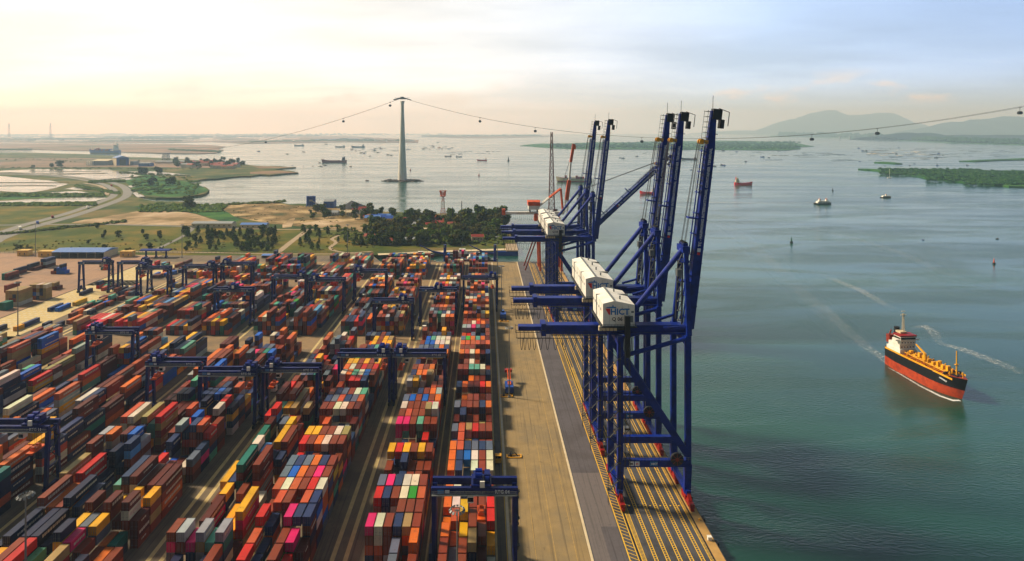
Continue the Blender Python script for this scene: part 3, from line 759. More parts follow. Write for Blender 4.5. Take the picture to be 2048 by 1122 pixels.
for kk, LL in (('s', L20), ('l', L40)):
    proto[kk] = (body_mesh(LL).build('body', M['box']), door_mesh().build('door', M['box']), bars_mesh().build('lock_rods', M['grey']))
    for o in proto[kk]: COL.objects.unlink(o)

# worn pale shipping line markings on the long side, too small to read
marks = {}
for kk, LL in (('s', L20), ('l', L40)):
    for v_ in range(3):
        mb = MB(); y = LL * (.12, .3, .2)[v_]; hh_ = (.9, .5, .7)[v_]
        while y < LL * (.88, .7, .95)[v_]:
            w_ = .35 + .25 * ((v_ + int(y * 3)) % 3); z_ = (1.2, 1.5, 1.0)[v_]
            mb.box(CW/2 + .002, CW/2 + .012, y, y + w_, z_, z_ + hh_); y += w_ + .22
        marks[(kk, v_)] = mb.build('side_marking', M['wline']); COL.objects.unlink(marks[(kk, v_)])
BL = [('A', -13.3, 'first block from the quay road')]
for i, r_ in enumerate(RW[:5]):
    BL.append(('BDFHJ'[i], r_ + 8.1, None)); BL.append(('CEGIK'[i], r_ - 24.6, None))
BL.append(('L', RW[5] + 8.1, None))
ORD = ['first', 'second', 'third', 'fourth', 'fifth', 'sixth', 'seventh', 'eighth', 'ninth', 'tenth', 'eleventh', 'twelfth']
BX = {}
for i, (k, x, d_) in enumerate(BL): BX[k] = (x, i)
YF = 179.5 - 7 * 5    # front edge of bay -5
cells = {}            # (block, col, bay) -> (list of colours bottom to top, 's' or 'l' or 'x' (second half of a long one))
cr_ = random.Random(21)
def rc(left=False): return cr_.choices(list(WL) if left else WK, list(WL.values()) if left else WV)[0]
def setbay(b, k, spec):
    """spec such as '4p 4w 3m' : height and top colour of each column, left to right"""
    cr2 = random.Random(hash_(b, k))
    for c, s_ in enumerate(spec.split()):
        if s_[0] == '0': cells[(b, c, k)] = ([], 's'); continue
        h = int(s_[0]); cols = [cr2.choices(WK, WV)[0] for _ in range(h - 1)] + [s_[1]]
        if len(s_) > 2: cols[-2] = s_[2]
        cells[(b, c, k)] = (cols, 's')
def hash_(b, k): return ord(b) * 1009 + k * 31 + 5
def inroad(y): return 352 < y < 384 or 500 < y < 526 or y > 583
# hand laid bays read off the photograph
HAND = {
 'B': {-4: '2m 1b 2m 2k 1v 2m', -3: '1b 2m 1m 1s 2m 3m', -2: '0 0 1b 3s 0 3m', -1: '0 0 0 3sn 0 4oo',
  0: '4pm 4ww 4mm 4bn 4ko 4mm', 1: '2r 2b 2m 4m 4m 4mk', 2: '4r 4b 4m 4w 4G 4c', 3: '4s 4p 4b 4w 4w 4m', 4: '2m 2w 3b 3m 3m 2b', 5: '3m 1a 4b 3m 3m 3m',
  6: '4y 4r 4y 4m 4y 4m', 7: '1b 2m 1m 2v 2m 2m', 8: '1m 2b 2m 1v 3r 2b', 9: '4pp 4pg 4mm 4gt 4mv 4mv', 10: '4m 4c 4m 4m 5k 5w', 11: '4w 4m 4m 4m 4p 4r', 12: '4s 4B 4m 4B 4m 4o',
  13: '3m 3v 4b 4m 4o 4a', 14: '5wk 5yk 4m 2n 4c 4m', 15: '4o 4s 3m 5kk 2b 4m', 16: '4b 4o 4o 4k 1n 1b', 17: '4m 4c 4m 4o 2n 1b', 18: '3m 3b 3v 2m 1m 2v', 19: '3b 4m 3m 3v 2m 3b', 20: '4y 4y 4y 4y 4y 4o',
  21: '4s 4s 4b 4s 4o 4b', 22: '4m 4B 4B 4w 4w 4w', 23: '3m 4B 4g 4w 4w 4w'},
 'C': {-4: '2b 3m 1m 2v 3v 2b', -3: '3m 2r 2G 3m 2b 2n', -2: '4r 3b 1G 4m 3r 2b', -1: '4c 3b 2G 4m 4p 3v',
  0: '5r 4b 1G 5pp 5bm 5bm', 1: '4m 5cm 5m 4m 5c 5b', 2: '5c 5w 5c 5m 5r 5w', 3: '5s 5B 5o 5m 5p 5m', 4: '5s 5b 5s 5o 5b 5m', 5: '4r 3m 4m 3b 2m 4m',
  6: '5r 5m 5o 5w 5m 5m', 7: '5y 5y 5m 5m 5w 5k', 8: '2b 3m 2w 3s 2m 3b', 9: '2m 4c 3w 3b 3a 4v', 10: '5m 5m 5w 5w 5m 5v', 11: '5b 5s 5c 5b 5s 5c', 12: '5m 5b 5s 5m 5w 5g',
  13: '2n 1m 2b 2v 3m 2b', 14: '4mp 3n 5rr 5rm 5bb 2s', 15: '5w 5o 5g 5w 5B 5m', 16: '5o 5w 5m 5r 5m 5r', 17: '5y 5y 5m 5y 5m 5y', 18: '2m 5G 2b 3m 3n 4m', 19: '1n 4m 2b 3n 2b 2m', 20: '3m 5m 3n 3n 3t 3m', 21: '4m 4b 4b 4g 4o 4m',
  22: '3o 3m 4y 4m 4y 4y', 23: '2m 3o 4y 4m 4y 4k'},
 'A': {-4: '2m 1b 2m 1k 0 0', -3: '3m 2n 3m 1b 1v 0', -2: '3mr 2nn 3mm 2bn 2vk 0', -1: '3mm 2sn 3mv 4kn 2vm 1w', 0: '3oo 2cm 3yk 4mv 3mm 2yk', 1: '2om 3cm 4yk 3mv 2mv 3rv', 2: '3om 3w 2b 3mr 3m 3rr',
  3: '3om 3wk 2b 2c 2m 2a', 4: '2o 2b 1b 2v 1B 2m', 5: '3oo 3bb 2bb 3wk 3mv 3wk', 6: '3o 3b 3B 3w 3m 3w', 7: '3o 3c 3b 3s 3b 3s', 8: '2b 3cm 2y 2b 2m 2m', 9: '3sb 3cm 2mm 3rr 3mv 3mv', 10: '1b 2m 2k 2m 2k 2m',
  11: '2v 3bb 2m 2m 1k 2v', 12: '3s 2b 3mv 3mv 3b 3ov', 13: '2s 2m 3m 3m 2b 3v', 14: '1m 2o 2v 2v 2m 2o', 15: '3bv 3om 3v 3v 3rv 3ob', 16: '2n 2m 3ov 3mv 3v 2n', 17: '4mv 4mn 4gt 4gt 4wk 3bb', 18: '3m 4m 4w 2t 3m 2v', 19: '2v 2v 2m 3m 1m 2m',
  20: '4om 4cm 4wt 4o 2v 4bb', 21: '4m 4m 4m 3m 3v 3v', 22: '4o 4c 4c 4c 4m 4c', 23: '4s 4G 4o 4g 4o 4v', 24: '3mv 3rr 4sn 2n 3sn 4mv', 25: '3c 3r 3s 2n 3b 4m', 26: '4am 4am 4pp 4sn 4vv 4n', 27: '4mv 4m 4wa 4rr 4om 4v'}}
for b_, d_ in HAND.items():
    for k, s_ in d_.items(): setbay(b_, k, s_)
YEND = 590
for b_, x0, _ in BL:
    bi = BX[b_][1]; left = bi >= 3
    k = -6
    while True:
        y = YF + (k + 5) * BAY
        if y > YEND: break
        if (b_, 0, k) in cells: k += 1; continue
        road = inroad(y + 3) and not (b_ == 'A' and y < 500)
        if k < -5 or road: k += 1; continue
        cr_.seed(hash_(b_, k))
        # how full the block is here
        if b_ == 'L':
            if y > 360 or y < 250: base, spread, full = 1, 1, 0.12 if y < 480 else 0.4
            else: base, spread, full = 2, 1, .6
        elif b_ in 'JK' and y > 380: base, spread, full = (1, 1, 0.45) if b_ == 'K' else (2, 1, 0.7)
        elif b_ == 'I' and y > 380: base, spread, full = 3, 1, .85
        elif b_ in 'ABC': base, spread, full = 4, 1, 0.97
        elif y > 380: base, spread, full = 4, 1, 0.93
        elif b_ in 'DE': base, spread, full = 4, 2, 0.9
        else: base, spread, full = 4, 2, 0.88
        lvl = base + cr_.choice((0, 0, 0, -1, -2)) if b_ in 'ABC' or y > 380 else base + cr_.choice((0, 0, 1, -1, -1))
        theme = rc(left) if cr_.random() < 0.35 else None
        if theme in ('G', 'g', 't', 'p'): theme = 'v'
        two = left and cr_.random() < 0.45 and not inroad(y + BAY + 3) and (b_, 0, k + 1) not in cells
        if b_ in 'DE' and y < 391: two = cr_.random() < .3
        for c in range(6):
            if cr_.random() > full: cells[(b_, c, k)] = ([], 's'); hh = 0
            else:
                hh = lvl if (b_ in 'ABC' or y > 380) and cr_.random() < .7 else max(1, lvl + cr_.randint(-spread, 1))
                hh = max(1, min(5, hh))
                cols = [rc(left) for _ in range(hh)]
                if theme and cr_.random() < .6: cols[-1] = theme
                cells[(b_, c, k)] = (cols, 'l' if two else 's')
            if two: cells[(b_, c, k + 1)] = (['x'] * hh, 'x')
        k += 2 if two else 1
# gather the boxes with an estimate of how large each shows
def top_of(b_, c, k):
    e = cells.get((b_, c, k))
    return len(e[0]) if e else 0
boxes = []
for (b_, c, k), (cols, kd) in cells.items():
    if kd == 'x': continue
    x = BX[b_][0] + c * 2.8 + 1.4; y = YF + (k + 5) * BAY
    L = L40 if kd == 'l' else L20
    tilt = random.Random(hash_(b_, k) * 7 + c).uniform(-.05, .05)
    for t, col in enumerate(cols):
        z = t * (CH + .04)
        s_ = F / max(y, 1)
        area = 0
        exp_top = t == len(cols) - 1 or (kd == 'l' and top_of(b_, c, k + 1) <= t + 1 and t == len(cols) - 1)
        if exp_top: area += CW * s_ * (L * (H - z - CH) / y * s_)
        fr = top_of(b_, c, k - 1)
        if fr <= t:
            nf = 0
            while top_of(b_, c, k - 1 - nf) <= t and nf < 2: nf += 1
            area += CW * CH * s_ * s_ * (.55 if nf == 1 else 1)
        right = top_of(b_, c + 1, k) if c < 5 else 0
        if right <= t: area += L * CH * s_ * s_ * (-x / y) * (1 if c == 5 else .7) if x < 0 else 0
        px, py = CX + F * x / y, CY + F * (H - z - CH) / y
        seen = -15 < px < 2060 and py < 1118
        boxes.append((area if seen else 0, b_, c, k, t, col, kd, x + tilt, y, z, len(cols), exp_top or fr <= t or right <= t))
boxes.sort(key=lambda q: -q[0])
single = set()
mass = MB()
def darker(c, r_, s=.08):
    return tuple(max(0, v * (1 + r_.uniform(-s * 2, s))) for v in c)
OR2 = ['1st', '2nd', '3rd', '4th', '5th', '6th']
cnt = 0
def nth(n): return f'{n}th' if 10 < n % 100 < 14 else f"{n}{ {1:'st',2:'nd',3:'rd'}.get(n % 10, 'th')}"
for q in boxes:
    area, b_, c, k, t, col, kd, x, y, z, nh, vis = q
    r_ = random.Random(hash_(b_, k) * 13 + c * 7 + t)
    rgb = darker(lin(PAL[col][1]), r_)
    if cnt < 300 and area > 0:
        cnt += 1
        where = 'topmost' if t == nh - 1 else f'{nth(nh - t)} from top'
        lab = f"{PAL[col][0]} {'long ' if kd == 'l' else ''}container, {where} of stack {c+1}, row {k+6}, {ORD[BX[b_][1]]} block from quay"
        e = empty('shipping_container', (x, y, z + .31), lab, 'container', 'shipping containers stacked in the yard')
        for src in proto[kd]:
            o = src.copy(); COL.objects.link(o); o.parent = e
            if src.name.startswith('lock'): continue
            o.color = (*rgb, 1)
        if kd == 'l' or r_.random() < .4:
            side = marks[(kd, r_.randrange(3))].copy(); COL.objects.link(side); side.parent = e
    elif vis:
        L = L40 if kd == 'l' else L20
        mass.box(x - CW/2, x + CW/2, y, y + L, z + .31, z + .31 + CH, 0, rgb, bottom=False)
        if y < 420:   # door joints and lock rods on the ends that can be made out
            mass.box(x - .03, x + .03, y - .02, y, z + .5, z + CH + .1, 0, tuple(v * .4 for v in rgb), bottom=False)
            for dx in (-.7, -.35, .35, .7): mass.box(x + dx - .03, x + dx + .03, y - .05, y, z + .4, z + CH + .2, 0, lin((.5, .5, .48)), bottom=False)
            for sx in (-1, 1): mass.box(x + sx * 1.18 - .06, x + sx * 1.18 + .06, y - .03, y, z + .31, z + .31 + CH, 0, tuple(v * .75 for v in rgb), bottom=False)
print('boxes', len(boxes), 'single', cnt)
mo = mass.build('shipping_container', M['boxes'])
tag(mo, 'hundreds of smaller multicoloured shipping containers stacked across the far yard', 'containers', None, 'stuff')

# boxes standing in small groups on the open pavement at the left
def pile(px, py, rows, label, rz=0.0, L='s', dx=2.6):
    """rows: list of columns, each a string of colours bottom to top; base corner at a pixel"""
    X, Y = G(px, py)
    e_l = []
    for c, cols in enumerate(rows):
        for t, col in enumerate(cols):
            if col == ' ': continue
            r_ = random.Random(int(px * 7 + c * 3 + t))
            e = empty('shipping_container', (X + c * dx * math.cos(rz), Y + c * dx * math.sin(rz), .31 + t * (CH + .03)), label.format(PAL[col][0], nth(c + 1), ['bottom', 'second', 'third', 'fourth'][t]), 'container', 'loose containers on the open pavement', rz)
            for src in proto[L][:2]:
                o = src.copy(); COL.objects.link(o); o.parent = e
                o.color = (*darker(lin(PAL[col][1]), r_), 1)
mass2 = []
pile(6, 561, ['tt', 'vm'], '{} container, {} box from left, {} layer, pair at left edge', L='l')
pile(29, 551, ['mn'], '{} container, {} box, {} layer, small stack right of leftmost pair', L='l')
pile(56, 542, ['nn', 'v', 'v'], '{} container, {} from left, {} layer, behind leftmost pair', L='l')
pile(78, 537, ['k', 'vmb', 'vab'], '{} container, {} from left, {} layer, tall stack before yellow house', L='l')
pile(104, 549, ['m', 'mn', 'BB', 'BBn', 'B'], '{} container, {} from left, {} layer, blue pile on open pavement', L='s')
pile(11, 586, ['mm'], '{} container, {} box, {} layer, red stack behind the cream pile', L='l')
pile(2, 622, ['tt', 'tt'], '{} container, {} from left, {} layer, in front of cream pile', L='s')
pile(14, 613, ['nkkk', 'nmkk', 'wmnk', 'wkkk'], '{} container, {} from left, {} layer, front half of cream pile', L='l')
pile(62, 600, ['mBvk', 'mBvk', 'nakw', 'kbnk', 'kkkw'], '{} container, {} from left, {} layer, right half of cream pile', L='s')
pile(105, 581, ['vk', 'v'], '{} container, {} from left, {} layer, right of the cream pile', L='s')
pile(204, 541, ['t', 'rr'], '{} container, {} from left, {} layer, behind the leftmost gantry cranes', L='s')
# ---------------------------------------------------------------- rubber tyred gantry cranes over the yard blocks
def gantry(trolley_x, drop, num, cabin=1):
    e = empty('gantry_crane', (0, 0, 0))
    for sx in (-1, 1):
        for sy in (-1, 1):
            mb = MB(); mb.beam((sx * 12.0, sy * 3.3, 2.6), (sx * 12.0, sy * 2.0, 23.4), 1.0, 1.1, 1.3, 1.4)
            mb.build('leg', M['navy'], e)
        mb = MB(); mb.box(sx*12-.55, sx*12+.55, -4.4, 4.4, 1.7, 2.9); mb.box(sx*12-.4, sx*12+.4, -2.4, 2.4, 21.6, 22.6)
        mb.box(sx*12-.35, sx*12+.35, -3.0, 3.0, 9.0, 9.7)
        mb.build('sill_beam', M['navy'], e)
        for sy in (-1, 1):
            mb = MB()
            for dy in (-.9, .9):
                mb.tube((sx*12-.45, sy*3.6+dy, .8), (sx*12+.45, sy*3.6+dy, .8), .8, n=12)
            mb.build('wheel_pair', M['black'], e)
    # power pack and ladder on one side
    mb = MB(); mb.box(-13.6, -12.7, -2.2, 2.2, 2.0, 4.6); mb.build('power_house', M['navy'], e)
    mb = MB()
    for i in range(5):
        y0, y1 = (-1.8, 1.8) if i % 2 else (1.8, -1.8)
        mb.beam((12.9, y0, 3 + i*4), (12.9, y1, 7 + i*4), .5, .15); mb.box(12.6, 13.4, y1-.6, y1+.6, 6.9+i*4, 7.05+i*4)
    mb.build('stair', M['dark'], e)
    for sy in (-1, 1):
        mb = MB(); mb.box(-12.8, 12.8, sy*2.6-.55, sy*2.6+.55, 22.6, 24.6); mb.build('girder', M['navy'], e)
    mb = MB()
    for x in [i * 1.6 - 12 for i in range(16)]: mb.tube((x, -3.9, 22.8), (x, -3.9, 23.9), .03, n=4)
    mb.box(-12.6, 12.6, -3.95, -3.87, 23.85, 23.95); mb.box(-12.6, 12.6, -4.1, -3.15, 22.7, 22.8); mb.box(-12.6, 12.6, -3.95, -3.87, 23.35, 23.4)
    mb.build('walkway', M['grey'], e)
    # trolley
    tx = trolley_x
    mb = MB(); mb.box(tx-3, tx+3, -3.0, 3.0, 24.7, 25.3); mb.box(tx-2.4, tx+.4, -2.2, 2.2, 25.3, 26.9); mb.box(tx+.9, tx+2.6, -1.0, 1.8, 25.3, 27.4)
    tr = mb.build('trolley', M['navy'], e)
    mb = MB()
    for yy in (-1.2, 1.2): mb.tube((tx-1.8, yy, 27.2), (tx+.2, yy, 27.2), .75, n=12)
    mb.tube((tx+1.2, -1.8, 26.6), (tx+2.4, -1.8, 26.6), .7, n=12)
    mb.build('hoist_drum', M['blue'], tr)
    cxx = tx + 3.2 * cabin
    mb = MB(); mb.box(cxx-.9, cxx+.9, -2.9, -.8, 20.0, 22.3); cb_ = mb.build('cabin', M['white'], e)
    mb = MB(); mb.box(cxx-.8, cxx+.8, -2.96, -2.9, 20.4, 21.6); mb.build('window', M['glass'], cb_)
    mb = MB(); mb.box(tx-.4, tx+1.0, -3.4, -3.0, 24.8, 26.6); mb.build('electric_cabinet', M['white'], tr)
    # spreader with its head block on ropes
    zb = 22.5 - drop
    mb = MB()
    for sx in (-1, 1):
        for sy in (-1, 1): mb.tube((tx+sx*.9, sy*1.6, zb+1.6), (tx+sx*.9, sy*1.9, 24.7), .05, n=4)
    mb.build('rope', M['rope'], e)
    mb = MB(); mb.box(tx-1.2, tx+1.2, -3.2, 3.2, zb, zb+.45); mb.box(tx-.9, tx+.9, -1.7, 1.7, zb+.45, zb+1.3)
    for sy in (-1, 1):
        mb.box(tx-1.25, tx+1.25, sy*3.2-.25, sy*3.2+.25, zb-.15, zb+.5); mb.tube((tx-.6, sy*1.2, zb+1.5), (tx+.6, sy*1.2, zb+1.5), .5, n=10)
    mb.build('spreader', M['orange'], e)
    for i, sx in enumerate((-1, 1)):
        mb = MB(); mb.box(sx*9.6-.1, sx*9.6+.1, -3.3, -3.16, 22.6, 24.4)
    mb = MB(); mb.box(-10.9, -9.0, -3.2, -3.165, 23.0, 24.1); mb.build('sign_board', M['cyan'], e)
    mb = MB(); mb.box(-8.7, -7.4, -3.2, -3.165, 23.1, 24.0); mb.build('sign_board', M['letterwhite'], e)
    text_mesh('RTG ' + num, 1.35, M['letterwhite'], e, (6.0, -3.18, 23.05), bold=.03)
    text_mesh('HAIPHONG INTERNATIONAL CONTAINER TERMINAL', .62, M['grey'], e, (-6.3, -3.18, 23.25), bold=.01)
    return e
GAN = [  # block key, px of mid beam, py of beam, trolley, drop, label
 ('A', 180, 2.0, 7.5, 'nearest of all at the bottom edge, orange spreader over the first block'),
 ('B', 288, -9.0, 6.0, 'over the second block, trolley at its left end beside its neighbour'),
 ('C', 288, 8.8, 6.0, 'over the third block, trolley at its right end touching its neighbour'),
 ('D', 270, -8.5, 7.0, 'over the fourth block, behind the blue pair joined leg to leg'),
 ('E', 266, 9.0, 5.5, 'over the fifth block, trolley at its right end, red spreader inside'),
 ('F', 277, -8.8, 6.0, 'over the sixth block, trolley at left end, letters clear on its beam'),
 ('H', 320, -8.8, 6.5, 'alone over the eighth block, standing behind pink and green boxes'),
 ('G', 217, 6.0, 8.0, 'at the left edge of the photo, over the seventh block'),
 ('B', 404, 0.0, 5.0, 'farther one over the second block, behind the middle crossing'),
 ('A', 436, 9.0, 6.0, 'farther one beside the quay road, dark trolley at its right end'),
 ('C', 377, 6.0, 4.0, 'farther one over the third block, just behind the first crossing'),
 ('D', 457, -9.0, 6.0, 'farther one over the fourth block, trolley on its left'),
 ('E', 431, -9.0, 5.0, 'farther one over the fifth block, trolley at its left'),
 ('F', 439, 8.5, 5.0, 'farther one over the sixth block, left of the farther fifth block one'),
 ('G', 404, 0.0, 5.0, 'farther one over the seventh block, with no box under its left leg'),
 ('H', 482, -8.8, 5.0, 'farthest one over the eighth block, near the yard back fence'),
 ('I', 473, 8.8, 5.0, 'over the ninth block, far back, trolley at its right'),
 ('J', 468, -8.8, 6.0, 'over the tenth block, far back, with an orange spreader low at left'),
 ('K', 487, 8.5, 4.0, 'second from the left of the far row, over the eleventh block'),
 ('L', 487, 8.5, 4.0, 'leftmost of the far row, standing on the empty marked slots')]
cache = {}
for i, (b_, yy, tx, dr, lab) in enumerate(GAN):
    x0 = BX[b_][0]
    side = b_ in 'BDFHJL'
    xm = {'A': -2.8}.get(b_, x0 + (5.1 if side else 11.7))
    e = gantry(tx, dr, f'{i + 4:02d}', 1 if tx < 0 else -1)
    e.location = (xm, yy, .31)
    tag(e, 'gantry crane ' + lab, 'gantry crane', 'tyred gantry cranes over the container blocks')

# ---------------------------------------------------------------- quay cranes
HX, HZ = 74.0, 58.6         # boom hinge
def quay_crane(Yc, boom_ang, num, lab, near):
    e = empty('quay_crane', (59.0, Yc, .36), lab, 'quay crane', 'blue quay cranes along the berth')
    ox = -59.0
    def B(mb, name, m, parent=e): return mb.build(name, m, parent)
    def T(mb): mb.M = Matrix.Translation((ox, 0, 0)); return mb
    WX, LX = 71.0, 47.4
    for x in (WX, LX):
        for sy in (-1, 1):
            mb = T(MB()); y = sy * 8
            mb.beam((x, y, 14.0), (x, y, 58.5), 1.7, 1.9); mb.beam((x, y - sy * 1.0, 3.4), (x, y, 14.2), 1.5, 2.2, 2.0, 2.3)
            B(mb, 'leg', M['blue'])
            mb = T(MB())
            for q in (-2.6, 2.6):
                mb.box(x-.75, x+.75, y+q-2.1, y+q+2.1, 1.3, 2.5); mb.beam((x, y+q, 2.2), (x, y+q*.2, 3.9), 1.1)
                for d_ in (-1.4, 1.4): mb.box(x-.6, x+.6, y+q+d_-1.0, y+q+d_+1.0, .35, 1.4)
            bg_ = B(mb, 'bogie', M['red'])
            mb = T(MB())
            for q in (-2.6, 2.6):
                for d_ in (-1.9, -.9, .9, 1.9): mb.tube((x-.3, y+q+d_, .45), (x+.3, y+q+d_, .45), .42, n=10)
            B(mb, 'wheel_set', M['dark'], bg_)
        mb = T(MB()); mb.box(x-.8, x+.8, -9, 9, 3.4, 5.0); B(mb, 'sill_beam', M['blue'])
        mb = T(MB()); mb.box(x-.7, x+.7, -7, 7, 55.4, 57.2); B(mb, 'cross_beam', M['blue'])
    for sy in (-1, 1):
        y = sy * 8
        mb = T(MB()); mb.box(LX+.8, WX-.8, y-.9, y+.9, 13.2, 15.6); B(mb, 'portal_beam', M['blue'])
        mb = T(MB()); mb.beam((LX+.6, y, 51.5), (WX-.4, y, 17.5), 2.2, 2.4); B(mb, 'diagonal_brace', M['blue'])
        mb = T(MB()); mb.tube((LX+2.2, y, 51.8), (WX-.4, y, 57.6), .75, n=10); B(mb, 'tie_tube', M['blue'])
        # A-frame above the waterside legs
        mb = T(MB()); mb.beam((WX+.4, y, 58.5), (72.2, sy*2.4, 87.5), 1.5, 1.7, 1.2, 1.3); mb.beam((WX - 7.5, sy*4.5, 60), (WX+1.2, sy*7.6, 61.5), .8)
        B(mb, 'a_frame', M['blue'])
        if sy > 0:
            mb = T(MB()); mb.tube((72.0, -.6, 87.6), (50.5, -.6, 60.8), .95, n=12); B(mb, 'backstay', M['blue'])
    mb = T(MB()); mb.box(70.8, 73.4, -3.4, 3.4, 86.4, 88.6); mb.box(71.3, 73.0, -2.4, 2.4, 88.6, 89.6); mb.box(70.4, 73.8, -3.8, 3.8, 83.0, 83.3); B(mb, 'apex_head', M['blue'])
    mb = T(MB())
    for yy in (-1.8, -.6, .6, 1.8): mb.tube((72.2, yy-.2, 89.2), (72.2, yy+.2, 89.2), 1.0, n=12)
    B(mb, 'sheave', M['dark'])
    # girder with rails, back reach and festoon
    mb = T(MB()); mb.box(22, HX, -1.9, 1.9, 57.0, 60.2); mb.box(20.5, 22.2, -2.6, 2.6, 56.5, 60.8)
    mb.box(44, 74, -3.3, -1.9, 57.3, 57.8); mb.box(44, 74, 1.9, 3.3, 57.3, 57.8)
    for x in (WX, LX): mb.box(x-.9, x+.9, -7.2, 7.2, 55.3, 57.0)
    g_ = B(mb, 'girder', M['blue'])
    mb = T(MB()); mb.box(12.4, 20.6, -1.5, 1.5, 58.0, 59.6); B(mb, 'back_reach', M['blue'])
    mb = T(MB())
    for yy in (-3.0, 3.0):
        mb.beam((11.5, yy, 56.0), (24.0, yy, 56.0), .18); mb.beam((11.5, yy, 58.6), (22.0, yy, 58.6), .12)
        for i in range(9): mb.beam((11.5 + i*1.5, yy, 56.0), (11.5 + i*1.5, yy, 59.0), .12)
        mb.box(24, 44, yy-.45, yy+.45, 57.0, 57.12); mb.beam((24, yy*1.1, 58.2), (74, yy*1.1, 58.2), .08)
        for i in range(26): mb.beam((24 + i*2, yy*1.1, 57.1), (24 + i*2, yy*1.1, 58.2), .06)
    B(mb, 'walkway', M['dark'])
    mb = T(MB())
    def loop(x, w, d, y=-3.2):
        pts = [(x + w * (i/8 - .5), y, 56.0 - d * (1 - (2*i/8-1)**2)) for i in range(9)]
        for a, b_ in zip(pts, pts[1:]): mb.tube(a, b_, .09, n=4)
    for i in range(11 if near else 8): loop(13.4 + i * (1.05 + .16 * i), 1.0 + .1 * i, 4.2)
    for i in range(10): loop(48.0 + i * .55, .4, 6.5, -2.8)
    mb.box(12, 44, -3.25, -3.1, 55.85, 56.0); mb.box(47.5, 54, -2.9, -2.7, 55.9, 56.05)
    B(mb, 'festoon_cable', M['dark'])
    # machinery house
    mb = T(MB())
    vs = [(41.2,-9.2,62.4),(52.2,-9.2,62.4),(52.2,9.5,62.4),(41.2,9.5,62.4),(41.2,-9.2,70.0),(52.2,-9.2,69.6),(52.2,9.5,69.6),(41.2,9.5,70.0),(45.2,-9.2,71.0),(45.2,9.5,71.0)]
    mb.add(vs, [(0,1,5,8,4),(1,2,6,5),(3,7,9,6,2),(0,4,7,3),(4,8,9,7),(8,5,6,9),(3,2,1,0)])
    hs_ = B(mb, 'machine_house', M['white'])
    mb = T(MB()); mb.box(41.0, 52.4, 2.0, 2.5, 62.6, 70.3); 
    mb.box(40.9, 52.5, -9.5, -9.25, 62.1, 62.4)
    for zv in (63.6,): mb.box(50.4, 51.6, -9.26, -9.2, zv, zv+2.2); mb.box(51.0, 51.9, -9.27, -9.2, 66.8, 67.5)
    for xv in (43.4, 45.6, 47.8, 50.0): mb.box(xv, xv+.05, -9.225, -9.2, 62.4, 69.4)
    for yv in (-6, -2.5, 1, 4.5, 7.5): mb.box(41.17, 41.2, yv, yv+1.4, 66.6, 67.5); mb.box(41.17, 41.2, yv-.6, yv-.55, 62.5, 69.9)
    mb.box(44.9, 45.5, -8.8, 9.2, 70.95, 71.25); mb.tube((48, -5, 70), (48, -5, 71.6), .3, n=8); mb.tube((48, 5, 70), (48, 5, 71.6), .3, n=8)
    B(mb, 'house_trim', M['grey'], hs_)
    mb = T(MB())
    mb.box(40.4, 53.0, -10.2, 10.4, 61.9, 62.1); mb.box(42.5, 43.6, -7, 7, 60.2, 61.9); mb.box(49.6, 50.7, -7, 7, 60.2, 61.9); mb.box(42, 51, -7.5, -6.8, 60.2, 61.9)
    for i in range(12): mb.beam((40.6 + i*1.1, -10.1, 62.1), (40.6 + i*1.1, -10.1, 63.1), .06)
    mb.beam((40.4, -10.1, 63.1), (53.0, -10.1, 63.1), .07)
    B(mb, 'house_platform', M['dark'])
    mb = T(MB())
    for i in range(5): mb.box(40.0 + i*1.3, 41.0 + i*1.3, -8.4, -7.2, 60.3, 61.8)
    B(mb, 'resistor_box', M['cream'])
    # emblem and letters
    mb = T(MB()); yq = -9.24
    mb.add([(42.0, yq, 68.3), (43.7, yq, 68.3), (43.7, yq, 66.2), (43.2, yq, 66.2)], [(3, 2, 1, 0)])
    B(mb, 'emblem', M['logored'], hs_)
    mb = T(MB()); mb.add([(42.0, yq, 68.45), (45.8, yq, 68.45), (45.8, yq, 68.8), (44.9, yq, 69.0), (44.8, yq, 69.5), (44.5, yq, 69.5), (44.4, yq, 69.0), (42.6, yq, 68.8)], [(7,6,5,4,3,2,1,0)][::-1])
    B(mb, 'emblem', M['cyan'], hs_)
    text_mesh('HICT', 2.9, M['cyan'], hs_, (43.75 + ox, -9.23, 66.25), bold=.09)
    text_mesh('Q ' + num, 1.75, M['letterblack'], hs_, (44.3 + ox, -9.23, 64.1), bold=.03)
    # lift tower beside the house, mast, stair tower down the landside leg
    mb = T(MB())
    for dx in (0, 1.5):
        for dy in (0, 1.5): mb.beam((48.6+dx, -11.4+dy, 14), (48.6+dx, -11.4+dy, 66.2), .16)
    for i in range(26): mb.beam((48.6 + (i%2)*1.5, -11.4, 14 + i*2), (50.1 - (i%2)*1.5, -11.4, 16 + i*2), .12)
    mb.box(48.7, 50.0, -11.3, -10.0, 52, 66)
    B(mb, 'lift_shaft', M['dark'])
    mb = T(MB())
    zz = 3.0; i = 0
    while zz < 54:
        a, b_ = (43.6, 46.4) if i % 2 else (46.4, 43.6)
        mb.beam((a, -9.6, zz), (b_, -9.6, zz + 3), .7, .12); mb.beam((a, -10.0, zz+1), (b_, -10.0, zz + 4), .07); mb.beam((a, -9.2, zz+1), (b_, -9.2, zz + 4), .07)
        mb.box(min(b_, b_ + (1 if b_ > 45 else -1)), max(b_, b_ + (1 if b_ > 45 else -1)), -10.2, -9.0, zz + 2.95, zz + 3.05)
        zz += 3; i += 1
    for x in (43.0, 47.0):
        for y in (-10.3, -8.9): mb.beam((x, y, 1), (x, y, 57), .12)
    B(mb, 'stair_tower', M['dark'])
